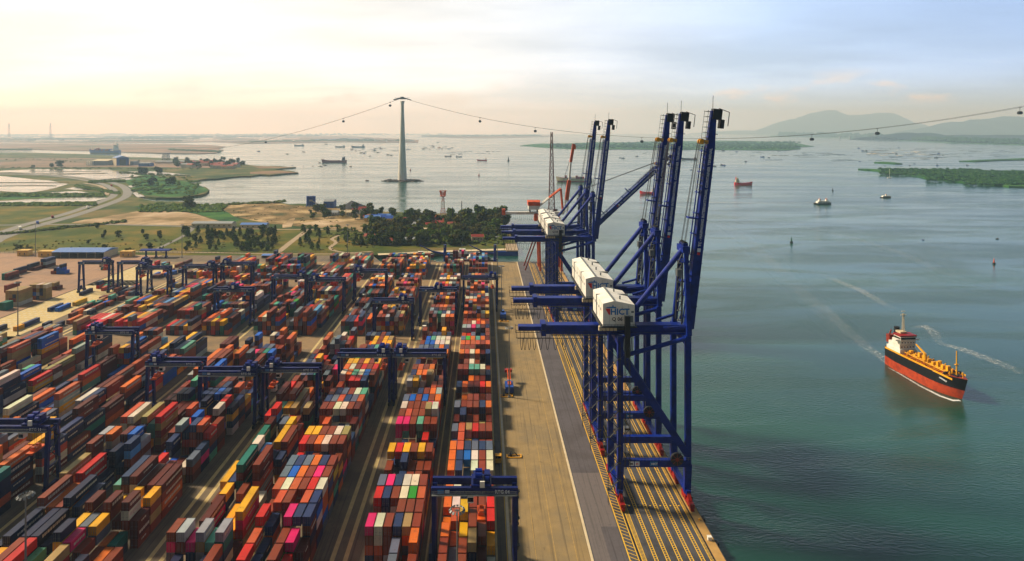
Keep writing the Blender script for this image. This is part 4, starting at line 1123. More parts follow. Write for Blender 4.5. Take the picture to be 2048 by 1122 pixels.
    mb = T(MB()); mb.tube((66.6, -9.5, 16.6), (66.6, -10.3, 16.6), 2.2, n=28); cr_o = B(mb, 'cable_reel', M['dark'])
    mb = T(MB()); mb.tube((66.6, -10.35, 16.6), (66.6, -10.5, 16.6), .6, n=14)
    for i in range(8):
        a = i * math.pi / 4; mb.beam((66.6, -10.4, 16.6), (66.6 + 2.0*math.cos(a), -10.4, 16.6 + 2.0*math.sin(a)), .12)
    B(mb, 'reel_hub', M['rust'], cr_o)
    mb = T(MB())
    for i in range(20): mb.beam((48 + i*1.2, -9.1, 15.6), (48 + i*1.2, -9.1, 16.6), .06)
    mb.beam((48, -9.1, 16.6), (71.5, -9.1, 16.6), .07); mb.beam((48, -9.1, 16.1), (71.5, -9.1, 16.1), .05)
    B(mb, 'railing', M['grey'])
    for x0, x1, m_ in ((50.4, 52.0, 'letterwhite'), (52.3, 53.9, 'letterwhite'), (57.6, 60.2, 'cyan')):
        mb = T(MB()); mb.box(x0, x1, -9.02, -8.92, 13.7, 15.2); sb = B(mb, 'sign_board', M[m_])
    text_mesh('M', 1.0, M['letterblack'], sb, (50.8 + ox, -9.04, 14.1), bold=.04)
    text_mesh('H', 1.0, M['logored'], sb, (52.75 + ox, -9.04, 14.1), bold=.04)
    text_mesh('HICT', .95, M['letterwhite'], sb, (58.0 + ox, -9.04, 14.1), bold=.03)
    # boom, built along +x from its hinge and then raised
    mb = MB(); Lb = 79.0
    mb.beam((0, 0, 0), (64, 0, 0), 2.3, 3.1); mb.beam((64, 0, 0), (Lb, 0, .2), 2.3, 3.1, 1.5, 1.9)
    for i in range(14): mb.box(3 + i*5.2, 3.25 + i*5.2, -1.35, 1.35, -1.75, -1.5)
    bo = mb.build('boom', M['blue'], e, (HX + ox, 0, HZ)); bo.rotation_euler = (0, -R(boom_ang), 0)
    mb = MB()
    for yy in (-1.3, 1.3): mb.beam((2, yy, 2.9), (66, yy, 2.3), .35)
    for i in range(9): mb.box(4 + i*7.5, 4.3 + i*7.5, -1.6, 1.6, 1.5, 3.0)
    mb.box(39.5, 40, -1.7, 1.7, 1.5, 5.2); mb.box(16.5, 17, -1.7, 1.7, 1.5, 5.2)
    mb.build('boom_tie', M['blue'], bo)
    mb = MB(); mb.box(Lb-3.0, Lb+.8, -1.3, 1.3, -2.6, .6); mb.box(Lb-6.0, Lb-2.8, -1.1, 1.1, -3.8, -2.3); mb.beam((Lb, -1.7, -4.9), (Lb-5, -1.7, -4.9), .22); mb.beam((Lb+1, -1.7, -1), (Lb, -1.7, -5), .22)
    mb.tube((Lb, 0, .5), (Lb+5.5, 0, 1.0), .1, n=5)
    mb.build('boom_tip', M['dark'], bo)
    mb = MB()
    for i in range(16): mb.box(50 + i*1.9, 50.15 + i*1.9, -1.9, 1.9, 1.6, 2.9)
    mb.beam((50, -1.9, 2.9), (Lb, -1.9, 2.7), .12); mb.beam((50, 1.9, 2.9), (Lb, 1.9, 2.7), .12)
    mb.build('boom_ladder', M['grey'], bo)
    mb = MB(); mb.box(66.9, 68.2, -1.2, 1.2, 1.2, 2.8)
    for yy in (-1.0, 1.0): mb.tube((67.5, yy-.2, 3.4), (67.5, yy+.2, 3.4), 1.0, n=12)
    mb.build('boom_sheave', M['yellow'], bo)
    mb = MB(); mb.box(27.9, 29.2, -1.2, -1.17, -.6, .6); mb.build('sign_board', M['letterwhite'], bo)
    mb = MB(); mb.box(26.8, 27.7, -1.2, -1.17, -.5, .5); mb.build('sign_board', M['logored'], bo)
    text_mesh('TC - HAIPHONG INTERNATIONAL CONTAINER TERMINAL', 1.35, M['letterwhite'], bo, (29.8, -1.18, -.5), bold=.03)
    # ropes between the apex and the boom
    ca, sa = math.cos(R(boom_ang)), math.sin(R(boom_ang))
    px_, pz_ = HX + 67.5*ca - 4.2*sa, HZ + 67.5*sa + 4.2*ca
    mb = T(MB())
    for yy in (-1.6, -.7, .7, 1.6): mb.tube((72.3 - (.5 if yy > 0 else 0), yy, 89.8), (px_, yy*.8, pz_), .09, n=4)
    for yy in (-2.4, 2.4): mb.tube((71.0, yy, 83.5), (70.4, yy*1.4, 61), .3, n=6)
    B(mb, 'rope', M['rope'])
    mb = T(MB())
    for i in range(7): mb.box(69.2, 70.9, -2.6, -1.6, 62 + i*3.4, 62.2 + i*3.4); mb.beam((69.3, -2.4, 62 + i*3.4), (70.8, -2.4, 65.4 + i*3.4), .25)
    mb.box(68.8, 70.6, -3.4, -1.4, 78, 80.5)
    B(mb, 'access_ladder', M['grey'])
    return e
QC = [(217, 83.3, '06', 'nearest and tallest looking blue quay crane, white house reads Q 06, boom raised'),
      (252, 83.3, '05', 'second blue quay crane from the front, white house reads Q 05, boom raised'),
      (271, 83.3, '04', 'third blue quay crane, its white house half hidden behind Q 05, boom raised'),
      (398, 83.3, '03', 'fourth blue quay crane, front of the far trio, white house reads Q 03, boom up'),
      (423, 43.0, '02', 'blue quay crane in the far trio with its boom half lowered over the water'),
      (447, 83.3, '01', 'rearmost blue quay crane of the far trio, boom raised, house hidden behind others')]
for yc, an, nu, lab in QC: quay_crane(yc, an, nu, lab, yc < 300)
# ---------------------------------------------------------------- orange and white crane at the end of the berth
def old_crane():
    e = empty('quay_crane', (60, 563, .36), 'orange and white old quay crane at the far end of the berth, boom upright', 'quay crane')
    def T(): mb = MB(); mb.M = Matrix.Translation((-60, 0, 0)); return mb
    for sy in (-1, 1):
        y = sy * 9
        mb = T(); mb.beam((38, y, 1.5), (49, y, 32), 1.1); mb.build('leg', M['rust'], e)
        mb = T(); mb.beam((49, y, 32), (56, y, 46), 1.0); mb.build('strut', M['white'], e)
        mb = T(); mb.beam((52, y, .8), (51, y, 34), 1.8, 2.0); mb.build('leg', M['orange'], e)
        mb = T(); mb.beam((71.5, y, .8), (71.5, y, 48), 1.8, 2.2); mb.build('leg', M['orange'], e)
        mb = T(); mb.box(48, 72, y-.6, y+.6, 31, 33); mb.beam((52, y, 33), (60, y, 26), .8); mb.build('portal_beam', M['rust'], e)
        mb = T(); mb.beam((74, y*.4, 55), (72, y*.3, 76), 1.2); mb.build('a_frame', M['orange'], e)
        mb = T(); mb.tube((72, y*.3, 76), (61, y*.3, 67.5), .7, n=8); mb.build('backstay', M['orange'], e)
        mb = T(); mb.tube((61, y*.3, 67.5), (49, y*.3, 57.5), .7, n=8); mb.build('backstay', M['white'], e)
    mb = T(); mb.box(19, 75, -1.6, 1.6, 52, 54.4); mb.build('girder', M['white'], e)
    mb = T(); mb.box(17, 20, -2, 2, 51.5, 57); mb.box(47, 53, -3.5, 3.5, 46, 53); mb.build('girder_end', M['orange'], e)
    mb = T()
    for i in range(18): mb.beam((22 + i*1.7, -1.8, 54.4), (22 + i*1.7, -1.8, 56.2), .1)
    mb.beam((22, -1.8, 56.2), (52, -1.8, 56.2), .12)
    for i in range(14): mb.tube((24 + i*1.8, -2, 52), (24.5 + i*1.8, -2, 47), .1, n=4)
    mb.build('festoon_cable', M['dark'], e)
    mb = T(); mb.box(41.5, 51.5, -5, 5, 57, 60.6); mb.build('machine_house', M['white'], e)
    mb = T(); mb.box(41, 52, -5.5, 5.5, 60.6, 64.2); mb.gable(41, 52, -5.5, 5.5, 64.2, 65.4); mb.build('house_roof', M['orange'], e)
    mb = T(); mb.box(42.5, 43.5, -4, 4, 54.4, 57); mb.box(49.5, 50.5, -4, 4, 54.4, 57); mb.build('house_support', M['dark'], e)
    # upright boom: lattice white root, orange middle, white and orange head
    mb = T()
    for yy in (-1.4, 1.4):
        mb.beam((75, yy, 53), (76.5, yy, 66), .7); mb.beam((78.0, yy, 53), (79.3, yy, 66), .7)
        for i in range(4): mb.beam((75.2 + i*.35, yy, 54 + i*3), (78.6 + i*.35, yy, 57 + i*3), .3)
    mb.build('boom', M['white'], e)
    mb = T(); mb.beam((77.5, 0, 65), (80.0, 0, 84), 3.2, 3.4); mb.build('boom', M['orange'], e)
    mb = T(); mb.beam((80.0, 0, 84), (81.4, 0, 101), 1.8, 1.6); mb.build('boom', M['white'], e)
    mb = T(); mb.beam((81.4, 0, 101), (83.6, 0, 114), 2.2, 2.4); mb.beam((83.6, 0, 114), (84.3, 0, 118), 2.0, 2.6); mb.box(84, 86, -1.2, 1.2, 113, 117); mb.build('boom', M['orange'], e)
    mb = T()
    for yy in (-1, 1): mb.tube((72, yy*2.5, 76), (80, yy, 101), .12, n=4)
    mb.build('rope', M['rope'], e)
old_crane()
def lattice(mb, z0, z1, w0, w1, n, t=.35):
    zs = [z0 + (z1 - z0) * i / n for i in range(n + 1)]
    for a, b_ in zip(zs, zs[1:]):
        wa, wb = (w0 + (w1 - w0) * (q - z0) / (z1 - z0) for q in (a, b_))
        ca = [(-wa,-wa), (wa,-wa), (wa,wa), (-wa,wa)]; cb_ = [(-wb,-wb), (wb,-wb), (wb,wb), (-wb,wb)]
        for i in range(4):
            j = (i + 1) % 4
            mb.beam((*ca[i], a), (*cb_[i], b_), t); mb.beam((*ca[i], a), (*cb_[j], b_), t*.6); mb.beam((*ca[j], a), (*cb_[i], b_), t*.6); mb.beam((*cb_[i], b_), (*cb_[j], b_), t*.6)
e = empty('lattice_mast', (66.5, 590, .36), 'tall slender faded brown lattice mast behind the orange and white crane', 'mast')
mb = MB(); lattice(mb, 0, 129, 4.2, .8, 20, .5); mb.build('lattice', M['mastgrey'], e)
mb = MB(); mb.box(-6, 6, -4, 4, 48, 49)
for i in range(7): mb.box(-6 + i*1.9, -5.6 + i*1.9, -4, -3.8, 49, 54)
mb.box(-6, 6, -4, -3.8, 53.6, 54); mb.box(-5, -1.5, -3.7, 0, 49, 53.5); mb.box(1.5, 5, -3.7, 0, 49, 53.5)
mb.build('platform', M['mastgrey'], e)

# two blue boom cranes standing on the back edge of the yard
for px, lab in ((890, 'blue pedestal crane with its jib pointing left, behind the second block'), (990, 'blue pedestal crane with jib pointing left, right end of the small harbour edge')):
    X, Y = G(px, 523)
    e = empty('pedestal_crane', (X, Y, .3), lab, 'harbour crane', 'blue pedestal cranes at the small harbour')
    mb = MB(); mb.tube((0, 0, 0), (0, 0, 14), 1.6, 1.4, 12); mb.box(-1.4, 1.4, -1.4, 1.4, 13.5, 16.5); mb.build('pedestal', M['blue'], e)
    mb = MB(); mb.beam((0, 0, 7.5), (-12, 0, 9.5), 1.4, 1.8); mb.beam((-12, 0, 9.5), (-26, 0, 16.5), 1.2, 1.4, .7, .7); mb.build('jib', M['blue'], e)
    mb = MB(); mb.box(-1.2, .2, -2.4, -1.4, 14, 16.2); mb.build('cabin', M['grey'], e)
    mb = MB(); mb.tube((0, 0, 16), (-12, 0, 10.5), .08, n=4); mb.build('rope', M['rope'], e)

# ---------------------------------------------------------------- light masts
def light_mast(X, Y, lab, h=34.0):
    e = empty('light_mast', (X, Y, .3), lab, 'light mast', 'high light masts of the terminal')
    mb = MB(); mb.tube((0,0,0), (0,0,h), .38, .16, 10); mb.box(-.7, .7, -.7, .7, 0, .5); mb.build('pole', M['grey'], e)
    mb = MB()
    for i in range(12):
        a = i * math.pi / 6
        mb.beam((0, 0, h-.4), (1.5*math.cos(a), 1.5*math.sin(a), h), .08)
        if i % 1 == 0:
            mb.beam((1.5*math.cos(a), 1.5*math.sin(a), h+.1), (2.0*math.cos(a), 2.0*math.sin(a), h-.35), .55, .3)
    mb.build('lamp_ring', M['grey'], e)
for q in ((12.3, 293, 'on the quay road, beside the blue reach stacker'), (-6.8, 152, 'nearest, rising in front of the nearest gantry crane'), (-120.7, 158, 'at the bottom left corner among dark stacks'),
          (-296, 381, 'at the left edge beside the cream container pile'), (-69.7, 354, 'in the middle crossing behind the third block'), (-140, 616, 'at the back fence behind the middle blocks'),
          (-310, 616, 'at the back fence beside the blue canopy'), (-465, 622, 'at the back fence beside the yellow gate house'), (12.5, 427, 'on the quay road, farther from the nearest blue vehicle'), (12.3, 547, 'at the far end of the quay road near the harbour')):
    light_mast(q[0], q[1], 'slim grey light mast ' + q[2])

# ---------------------------------------------------------------- vehicles and odds and ends on the apron
def reach_stacker(X, Y, lab, boom=True):
    e = empty('reach_stacker', (X, Y, .3), lab, 'reach stacker', 'blue container handlers on the quay road')
    mb = MB(); mb.box(-2, 2, -7, 3, .9, 2.6); mb.box(-1.9, 1.9, -7.4, -3.6, 2.6, 3.8); mb.box(-1.4, 1.4, -3.4, -.4, 2.6, 3.2); mb.build('body', M['deepblue'], e)
    mb = MB()
    for sx in (-1, 1):
        for yy in (-5.2, 1.4): mb.tube((sx*1.2, yy, .85), (sx*2.15, yy, .85), .85, n=14)
    mb.build('wheel_set', M['black'], e)
    mb = MB(); mb.box(-.8, .8, -2.4, -.6, 3.2, 5.0); cb_ = mb.build('cabin', M['roofblue'], e)
    mb = MB(); mb.box(-.85, .85, -2.45, -.55, 3.9, 4.7); mb.build('window', M['glass'], cb_)
    if boom:
        mb = MB(); mb.beam((-.5, -5, 3.8), (-.5, 7.5, 6.5), .5, .8); mb.beam((.6, -5, 3.8), (.6, 7.5, 6.5), .5, .8); mb.build('boom', M['orange'], e)
        mb = MB(); mb.box(-1.9, 1.9, 7, 9, 5.2, 6.6); mb.build('spreader', M['red'], e)
    return e
X, Y = G(1018, 778); reach_stacker(X, Y, 'blue reach stacker with orange boom on the quay road beside a light mast')
X, Y = G(1006, 634); reach_stacker(X, Y, 'small blue container handler on the quay road, farther back, without a raised boom', False)
def frame_thing(px, py, lab):
    X, Y = G(px, py)
    e = empty('lifting_frame', (X, Y, .3), lab, 'lifting frame', 'yellow and dark lifting frames lying on the apron')
    mb = MB(); mb.box(-3, 3, -1.2, -.9, .1, .4); mb.box(-3, 3, .9, 1.2, .1, .4); mb.box(-3, -2.6, -1.2, 1.2, .1, .5); mb.box(2.6, 3, -1.2, 1.2, .1, .5); mb.build('frame', M['yellow'], e)
    mb = MB(); mb.beam((-1.5, 0, .3), (-1.2, 0, 2.2), .3); mb.beam((1.6, 0, .3), (.2, 0, 1.8), .3); mb.box(-1.8, -.8, -.5, .5, .2, 1.2); mb.build('hook_gear', M['dark'], e)
frame_thing(1028, 915, 'yellow and dark lifting gear lying on the tan apron beside the white kerb line')
frame_thing(1008, 644, 'dark lifting gear lying below the farther blue handler')
frame_thing(1013, 794, 'dark lifting gear lying at the foot of the light mast')
# trailer truck in the lane below the nearest gantry crane
X, Y = 5.3, 183
# tractor units on the crane lanes
def truck(X, Y, colname, lab, L=13, load=None, rz=0):
    e = empty('truck', (X, Y, .3), lab, 'truck', 'trucks working in the terminal', rz)
    mb = MB(); mb.box(-1.2, 1.2, -2.6, 0, .7, 2.1); mb.box(-1.2, 1.2, -2.0, 0, 2.1, 3.2); cb_ = mb.build('cab', M[colname], e)
    mb = MB(); mb.box(-1.05, 1.05, -2.05, -1.98, 2.2, 3.0); mb.build('window', M['glass'], cb_)
    mb = MB(); mb.box(-.6, .6, 0, L, .9, 1.25); mb.box(-1.2, 1.2, .6, L, 1.25, 1.4); mb.build('chassis', M['dark'], e)
    mb = MB()
    for yy in (-1.6, 1.6, L-3.2, L-1.9):
        for sx in (-1, 1): mb.tube((sx*.75, yy, .5), (sx*1.2, yy, .5), .5, n=10)
    mb.build('wheel_set', M['black'], e)
    if load:
        ee = empty('shipping_container', (X + .001, Y + 1.0, 1.72), load[1], 'container', None, rz)
        for src in proto['l'][:2]:
            o = src.copy(); COL.objects.link(o); o.parent = ee; o.color = (*lin(PAL[load[0]][1]), 1)
truck(-38.9, 392, 'white', 'white truck in the lane beside the farther second block gantry crane')
truck(5.6, 236, 'yellow', 'yellow tractor with empty trailer beside the block nearest the quay road')
truck(61.2, 258, 'white', 'white tractor on the crane lanes under the second quay crane')
truck(57.6, 300, 'deepblue', 'blue tractor on the crane lanes between two groups of cranes')
truck(-49.0, 412, 'orange', 'orange tractor with empty trailer in the lane right of the third block', 12)
truck(-104.5, 300, 'white', 'white tractor in the lane at the fourth blocks', 12)
# fenders and bollards along the quay edge
i = 0
for y in range(150, 596, 12):
    e = empty('fender', (73.25, y + 4, -1.2), 'black rubber fender on the quay wall, one of the long row', 'fender', 'fenders along the quay wall')
    mb = MB(); mb.tube((0, 0, -1.6), (0, 0, 1.2), .55, n=10); mb.build('rubber', M['black'], e)
    mb = MB(); mb.box(.3, .9, -.9, .9, -1.5, 1.4); mb.build('panel', M['dark'], e)
for y in range(152, 420, 24):
    mb = MB(); mb.tube((0,0,0), (0,0,.5), .22, .2, 10); mb.tube((0,0,.5), (0,0,.7), .4, .36, 10); mb.tube((0,0,.7), (.0,0,.78), .3, .2, 10)
    tag(mb.build('bollard', M['yellow'], None, (71.8, y, .34)), 'yellow mooring bollard on the concrete edge of the quay, one of the row', 'bollard', 'mooring bollards on the quay edge')
mb = MB(); mb.box(-.6, .6, -.5, .5, 0, 1.1); mb.box(-.7, .7, -.6, .6, 1.1, 1.2)
X, Y = G(1425, 1082); tag(mb.build('power_box', M['white'], None, (min(X, 71.6), Y, .34)), 'small white power box on the edge of the quay near the bottom', 'power box')

# ---------------------------------------------------------------- buildings along the back fence
def shed(px0, px1, py, h, hr, depth, wall, roof, lab, cat='shed', open_front=True, group=None, name='shed'):
    X0, Y = G(px0, py); X1, _ = G(px1, py)
    e = empty(name, ((X0+X1)/2, Y, .05), lab, cat, group); w = (X1 - X0) / 2
    mb = MB()
    if open_front:
        mb.box(-w, w, depth-.4, depth, 0, h); mb.box(-w, -w+.4, 0, depth-.4, 0, h); mb.box(w-.4, w, 0, depth-.4, 0, h)
        n = max(2, int(w / 4))
        for i in range(n + 1):
            x = -w + .3 + (2*w-.6) * i / n; mb.box(x-.2, x+.2, 0, .4, 0, h)
    else: mb.box(-w, w, 0, depth, 0, h)
    mb.build('wall', M[wall], e)
    mb = MB(); mb.gable(-w, w, 0, depth, h, hr); mb.build('roof', M[roof], e)
    if not open_front:
        n = max(1, int(2*w / 6))
        for i in range(n):
            x = -w + (i + .5) * 2*w / n
            m2 = MB(); m2.box(x-.7, x+.7, -.08, .0, h*.35, h*.7); m2.build('window', M['glass'], e)
            if n > 8: break
    return e
shed(103, 208, 517, 6.5, 8.6, 24, 'cream', 'roofblue', 'long cream shed with pale blue roof and open front at the back fence')
def gate_house(px0, px1, py, lab):
    X0, Y = G(px0, py); X1, _ = G(px1, py); w = (X1-X0)/2
    e = empty('gate_house', ((X0+X1)/2, Y, .3), lab, 'gate house', 'small yellow gate houses'); 
    mb = MB(); mb.box(-w, w, 0, 7, 0, 5.6); mb.build('wall', M['wallyellow'], e)
    mb = MB(); mb.box(-w-.5, w+.5, -.5, 7.5, 5.6, 6.1); mb.build('roof', M['wallyellow'], e)
    for x in (-w*.45, w*.45): mb = MB(); mb.box(x-.5, x+.5, -.06, 0, 1.6, 3.6); mb.build('window', M['glass'], e)
gate_house(34, 55, 513, 'yellow flat roofed gate house left of the blue roofed shed')
gate_house(76, 104, 515, 'yellow gate house touching the left end of the blue roofed shed')
gate_house(240, 263, 515, 'yellow gate house right of the blue roofed shed')
X0, Y = G(279, 517); X1, _ = G(337, 517)
e = empty('canopy', ((X0+X1)/2, Y, .3), 'blue flat gate canopy on blue posts at the back fence', 'canopy')
w = (X1-X0)/2
mb = MB(); mb.box(-w, w, 0, 9, 7.2, 8.0); mb.gable(-w, w, 0, 9, 8.0, 9.0, .2); mb.build('roof', M['blue'], e)
for x in (-w*.7, 0, w*.7):
    mb = MB(); mb.box(x-.5, x+.5, 3, 5, 0, 7.2); mb.box(x-1.0, x+1.0, 2.5, 5.5, 0, 1.2); mb.build('post', M['navy'], e)
# fence behind the yard
e = empty('fence', (-300, 640, 0), 'long thin grey fence along the back of the yard', 'fence')
mb = MB()
for i in range(230): mb.box(-800 + i*4.6 - .1, -800 + i*4.6 + .1, -.1, .1, 0, 2.6)
mb.build('post_row', M['grey'], e); mb = MB(); mb.box(-800, 255, -.03, .03, .3, .45); mb.box(-800, 255, -.03, .03, 2.3, 2.5); mb.box(-800, 255, -.02, .02, 1.2, 1.32); mb.build('rail', M['grey'], e)
shed(383, 463, 456, 6, 8, 16, 'cream', 'roofgrey', 'long white low shed between the sandy lot and the park', 'shed', False)
shed(480, 532, 457, 5, 7, 12, 'cream', 'roofblue', 'long low shed with pale blue roof right of the white shed', 'shed', False)
shed(523, 548, 517, 3, 4, 9, 'cream', 'roofblue', 'small blue roofed shelter behind the yard stacks', 'shed', True)
shed(880, 925, 487, 4, 6, 10, 'cream', 'roofgrey', 'pale grey house with flat roof in front of the wood', 'house', False, None, 'house')
shed(800, 842, 485, 4, 5.5, 10, 'cream', 'roofgrey', 'low pale house at the left foot of the wood', 'house', False, None, 'house')
# river side warehouse
X, Y = G(212, 331)
e = empty('warehouse', (X, Y, 0), 'big warehouse by the river, cream side wall and open dark blue gable end', 'warehouse')
s_ = Y / F
wh = empty('warehouse_frame', (0, 0, 0))
Ls, Wg, Hw = 31*s_, 22*s_, 15.5*s_
Rz = Matrix.Translation((24*s_, -10, 0)) @ Matrix.Rotation(-.80, 4, 'Z')
def rot(): m_ = MB(); m_.M = Rz; return m_
mb = rot(); mb.box(-Ls, 0, 0, Wg, 0, Hw); mb.build('wall', M['cream'], e)
mb = rot(); mb.box(0, .8, 0, Wg, 0, Hw); mb.add([(.8, 0, Hw), (.8, Wg, Hw), (.8, Wg/2, Hw + 3.6*s_)], [(0, 1, 2)]); mb.build('gable_wall', M['deepblue'], e)
mb = rot(); mb.box(.8, 1.2, Wg*.25, Wg*.75, 0, Hw*.8); mb.build('door', M['dark'], e)
mb = rot(); mb.gable(-Ls, 1, 0, Wg, Hw, Hw + 3.8*s_, 2.0); mb.build('roof', M['roofblue'], e)
bpy.data.objects.remove(wh)
mb = MB(); mb.box(-30*s_, 0, 10, 70, 0, 9*s_); mb.build('annex', M['roofgrey'], e)
mb = MB(); mb.gable(-30*s_, 0, 10, 70, 9*s_, 12*s_, 2); mb.build('annex_roof', M['cream'], e)
for i in range(4):
    mb = MB(); mb.box((-40 + i*4)*s_, (-39 + i*4)*s_, 0, 8, 0, 9*s_); mb.build('column', M['white'], e)
mb = MB(); mb.box(42*s_, 49*s_, 20, 60, 0, 8*s_); mb.box(44*s_, 46*s_, 19.5, 20, 2*s_, 6*s_); mb.build('side_office', M['roofgrey'], e)
shed(277, 299, 333, 12, 15, 30, 'deepblue', 'roofgrey', 'low dark green shed right of the big warehouse by the river', 'shed', False)
shed(310, 345, 327, 8, 11, 30, 'cream', 'roofgrey', 'long pale roofed shed near the cable way station tower', 'shed', False)
# blue silos with conveyor and shed
X, Y = G(622, 414); s_ = Y / F
e = empty('silo_plant', (X, Y, 0), 'blue silo block with grey slanting conveyor on the earth works', 'silo')
for i in range(3): mb = MB(); mb.tube(((-6 + i*6)*s_, 0, 3*s_), ((-6 + i*6)*s_, 0, 22*s_), 3.1*s_, n=14); mb.build('silo', M['deepblue'], e)
mb = MB()
for sx in (-9, -3, 3, 9):
    for sy in (-3, 3): mb.beam((sx*s_, sy*s_, 0), (sx*s_, sy*s_, 4*s_), .8*s_)
mb.build('leg_frame', M['deepblue'], e)
mb = MB(); mb.beam((0, -4*s_, 14*s_), (26*s_, -6*s_, 1.5*s_), 1.6*s_, 1.6*s_); mb.box(-2*s_, 4*s_, -6*s_, -3*s_, 12*s_, 15*s_); mb.build('conveyor', M['roofgrey'], e)
shed(647, 667, 416, 11, 14, 20, 'deepblue', 'roofgrey', 'dark blue plant shed with pale roof right of the silos', 'shed', False)
mb = MB(); X, Y = G(705, 415)
for q in range(26): 
    a = q * .242
vs = [(X + 24*math.cos(a*.262)*(1+.15*math.sin(a*2.3)), Y + 24*math.sin(a*.262), 0) for a in range(24)] + [(X + 9*math.cos(a*.262), Y + 9*math.sin(a*.262), 7 + math.sin(a)*.8) for a in range(24)] + [(X-2, Y, 12)]
mb.add(vs, [(i, (i+1) % 24, 24 + (i+1) % 24, 24 + i) for i in range(24)] + [(24 + i, 24 + (i+1) % 24, 48) for i in range(24)])
tag(mb.build('gravel_heap', M['dark']), 'dark pointed heap of coal or gravel right of the blue plant', 'heap')
# red and white lattice tower in the wood and two thin chimneys
X, Y = G(886, 446)
e = empty('radio_tower', (X, Y, 0), 'orange and white lattice radio tower with wide head standing in the wood', 'tower')
for z0, z1, m_ in ((0, 12, 'white'), (12, 21, 'orange'), (21, 30, 'white'), (30, 38, 'orange')):
    mb = MB(); lattice(mb, z0, z1, 4.5 - z0*.09, 4.5 - z1*.09, 2, .5); mb.build('lattice', M[m_], e)
mb = MB(); mb.box(-4, 4, -4, 4, 38, 39); lattice(mb, 39, 46, 2.2, 4.4, 1, .7)
for a in range(6): mb.box(3.6*math.cos(a)-.5, 3.6*math.cos(a)+.5, 3.6*math.sin(a)-.5, 3.6*math.sin(a)+.5, 40, 45)
mb.build('head', M['orange'], e)
for px, py, hh, lab in ((905, 445, 26, 'thin dark mast right of the radio tower'), (923.5, 445, 36, 'taller thin dark mast at the right of the wood')):
    X, Y = G(px, py); mb = MB(); mb.tube((0,0,0), (0,0,hh*Y/1000), .9, .5, 8)
    tag(mb.build('mast', M['dark'], None, (X, Y, 0)), lab, 'mast')

# ---------------------------------------------------------------- roads
def road(pp, width, z=.26, m='road'): return strip('road', smooth_line([(*G(*p), 0) for p in pp], 6), width, z, M[m])
outer = [(-300, 560), (-40, 494), (0, 477.5), (60, 456), (100, 445), (150, 431), (195, 416), (236, 401), (254, 390), (251, 377), (232, 367.5), (196, 360.5), (150, 354), (90, 350), (0, 347), (-300, 341)]
inner = [(-300, 535), (-40, 480), (0, 466.5), (50, 449.5), (95, 438), (150, 422), (196, 405.5), (224, 394), (229, 384), (222, 376), (204, 368), (165, 359.5), (110, 352.5), (60, 350), (0, 348.6), (-300, 342)]
med = [(0, 472), (55, 453), (98, 441.5), (150, 426.5), (196, 411), (230, 397.5), (241.5, 387), (237, 377), (218, 368), (180, 360), (130, 353.8)]
strip('terrain', smooth_line([(*G(*p), 0) for p in med], 6), 12, .24, M['grass'])
road(outer, 16); road(inner, 14)
road([(480, 457), (560, 459), (640, 459), (720, 462), (800, 470), (860, 476)], 5, .24, 'gravel')
road([(545, 512), (560, 502), (580, 486), (600, 471), (617, 458)], 7, .24, 'gravel')
road([(745, 503), (700, 506), (670, 502), (661, 495), (672, 485), (664, 478), (678, 471)], 4.5, .25, 'gravel')
road([(315, 498), (340, 486), (365, 473), (385, 458), (380, 452)], 5, .24, 'road')
road([(-300, 517), (0, 505), (300, 504), (560, 508), (740, 508)], 4, .22, 'gravel')
road([(-100, 452), (140, 449), (300, 451), (480, 457)], 7, .24, 'road')
road([(168, 366), (200, 372), (214, 383), (212, 390)], 9, .27, 'gravel')
for px, py, c_, lab in ((223, 372.5, 'red', 'red lorry on the bend of the curved road'), (105, 436, 'rust', 'brown lorry at the road junction by the green field'), (75, 448, 'deepblue', 'dark car on the road near the junction'), (40, 459, 'white', 'white van on the road at the left'), (175, 417, 'white', 'white lorry on the straight before the bend')):
    X, Y = G(px, py); e = empty('lorry', (X, Y, .28), lab, 'lorry', None, .7)
    mb = MB(); mb.box(-1.4, 1.4, -3, 6, .9, 3.8); mb.build('load_box', M[c_], e)
    mb = MB(); mb.box(-1.3, 1.3, -5.4, -3.2, .6, 3.0); mb.build('cab', M[c_], e)
    mb = MB()
    for yy in (-4.2, 1.5, 4): mb.tube((-1.3, yy, .5), (1.3, yy, .5), .5, n=8)
    mb.build('wheel_set', M['black'], e)
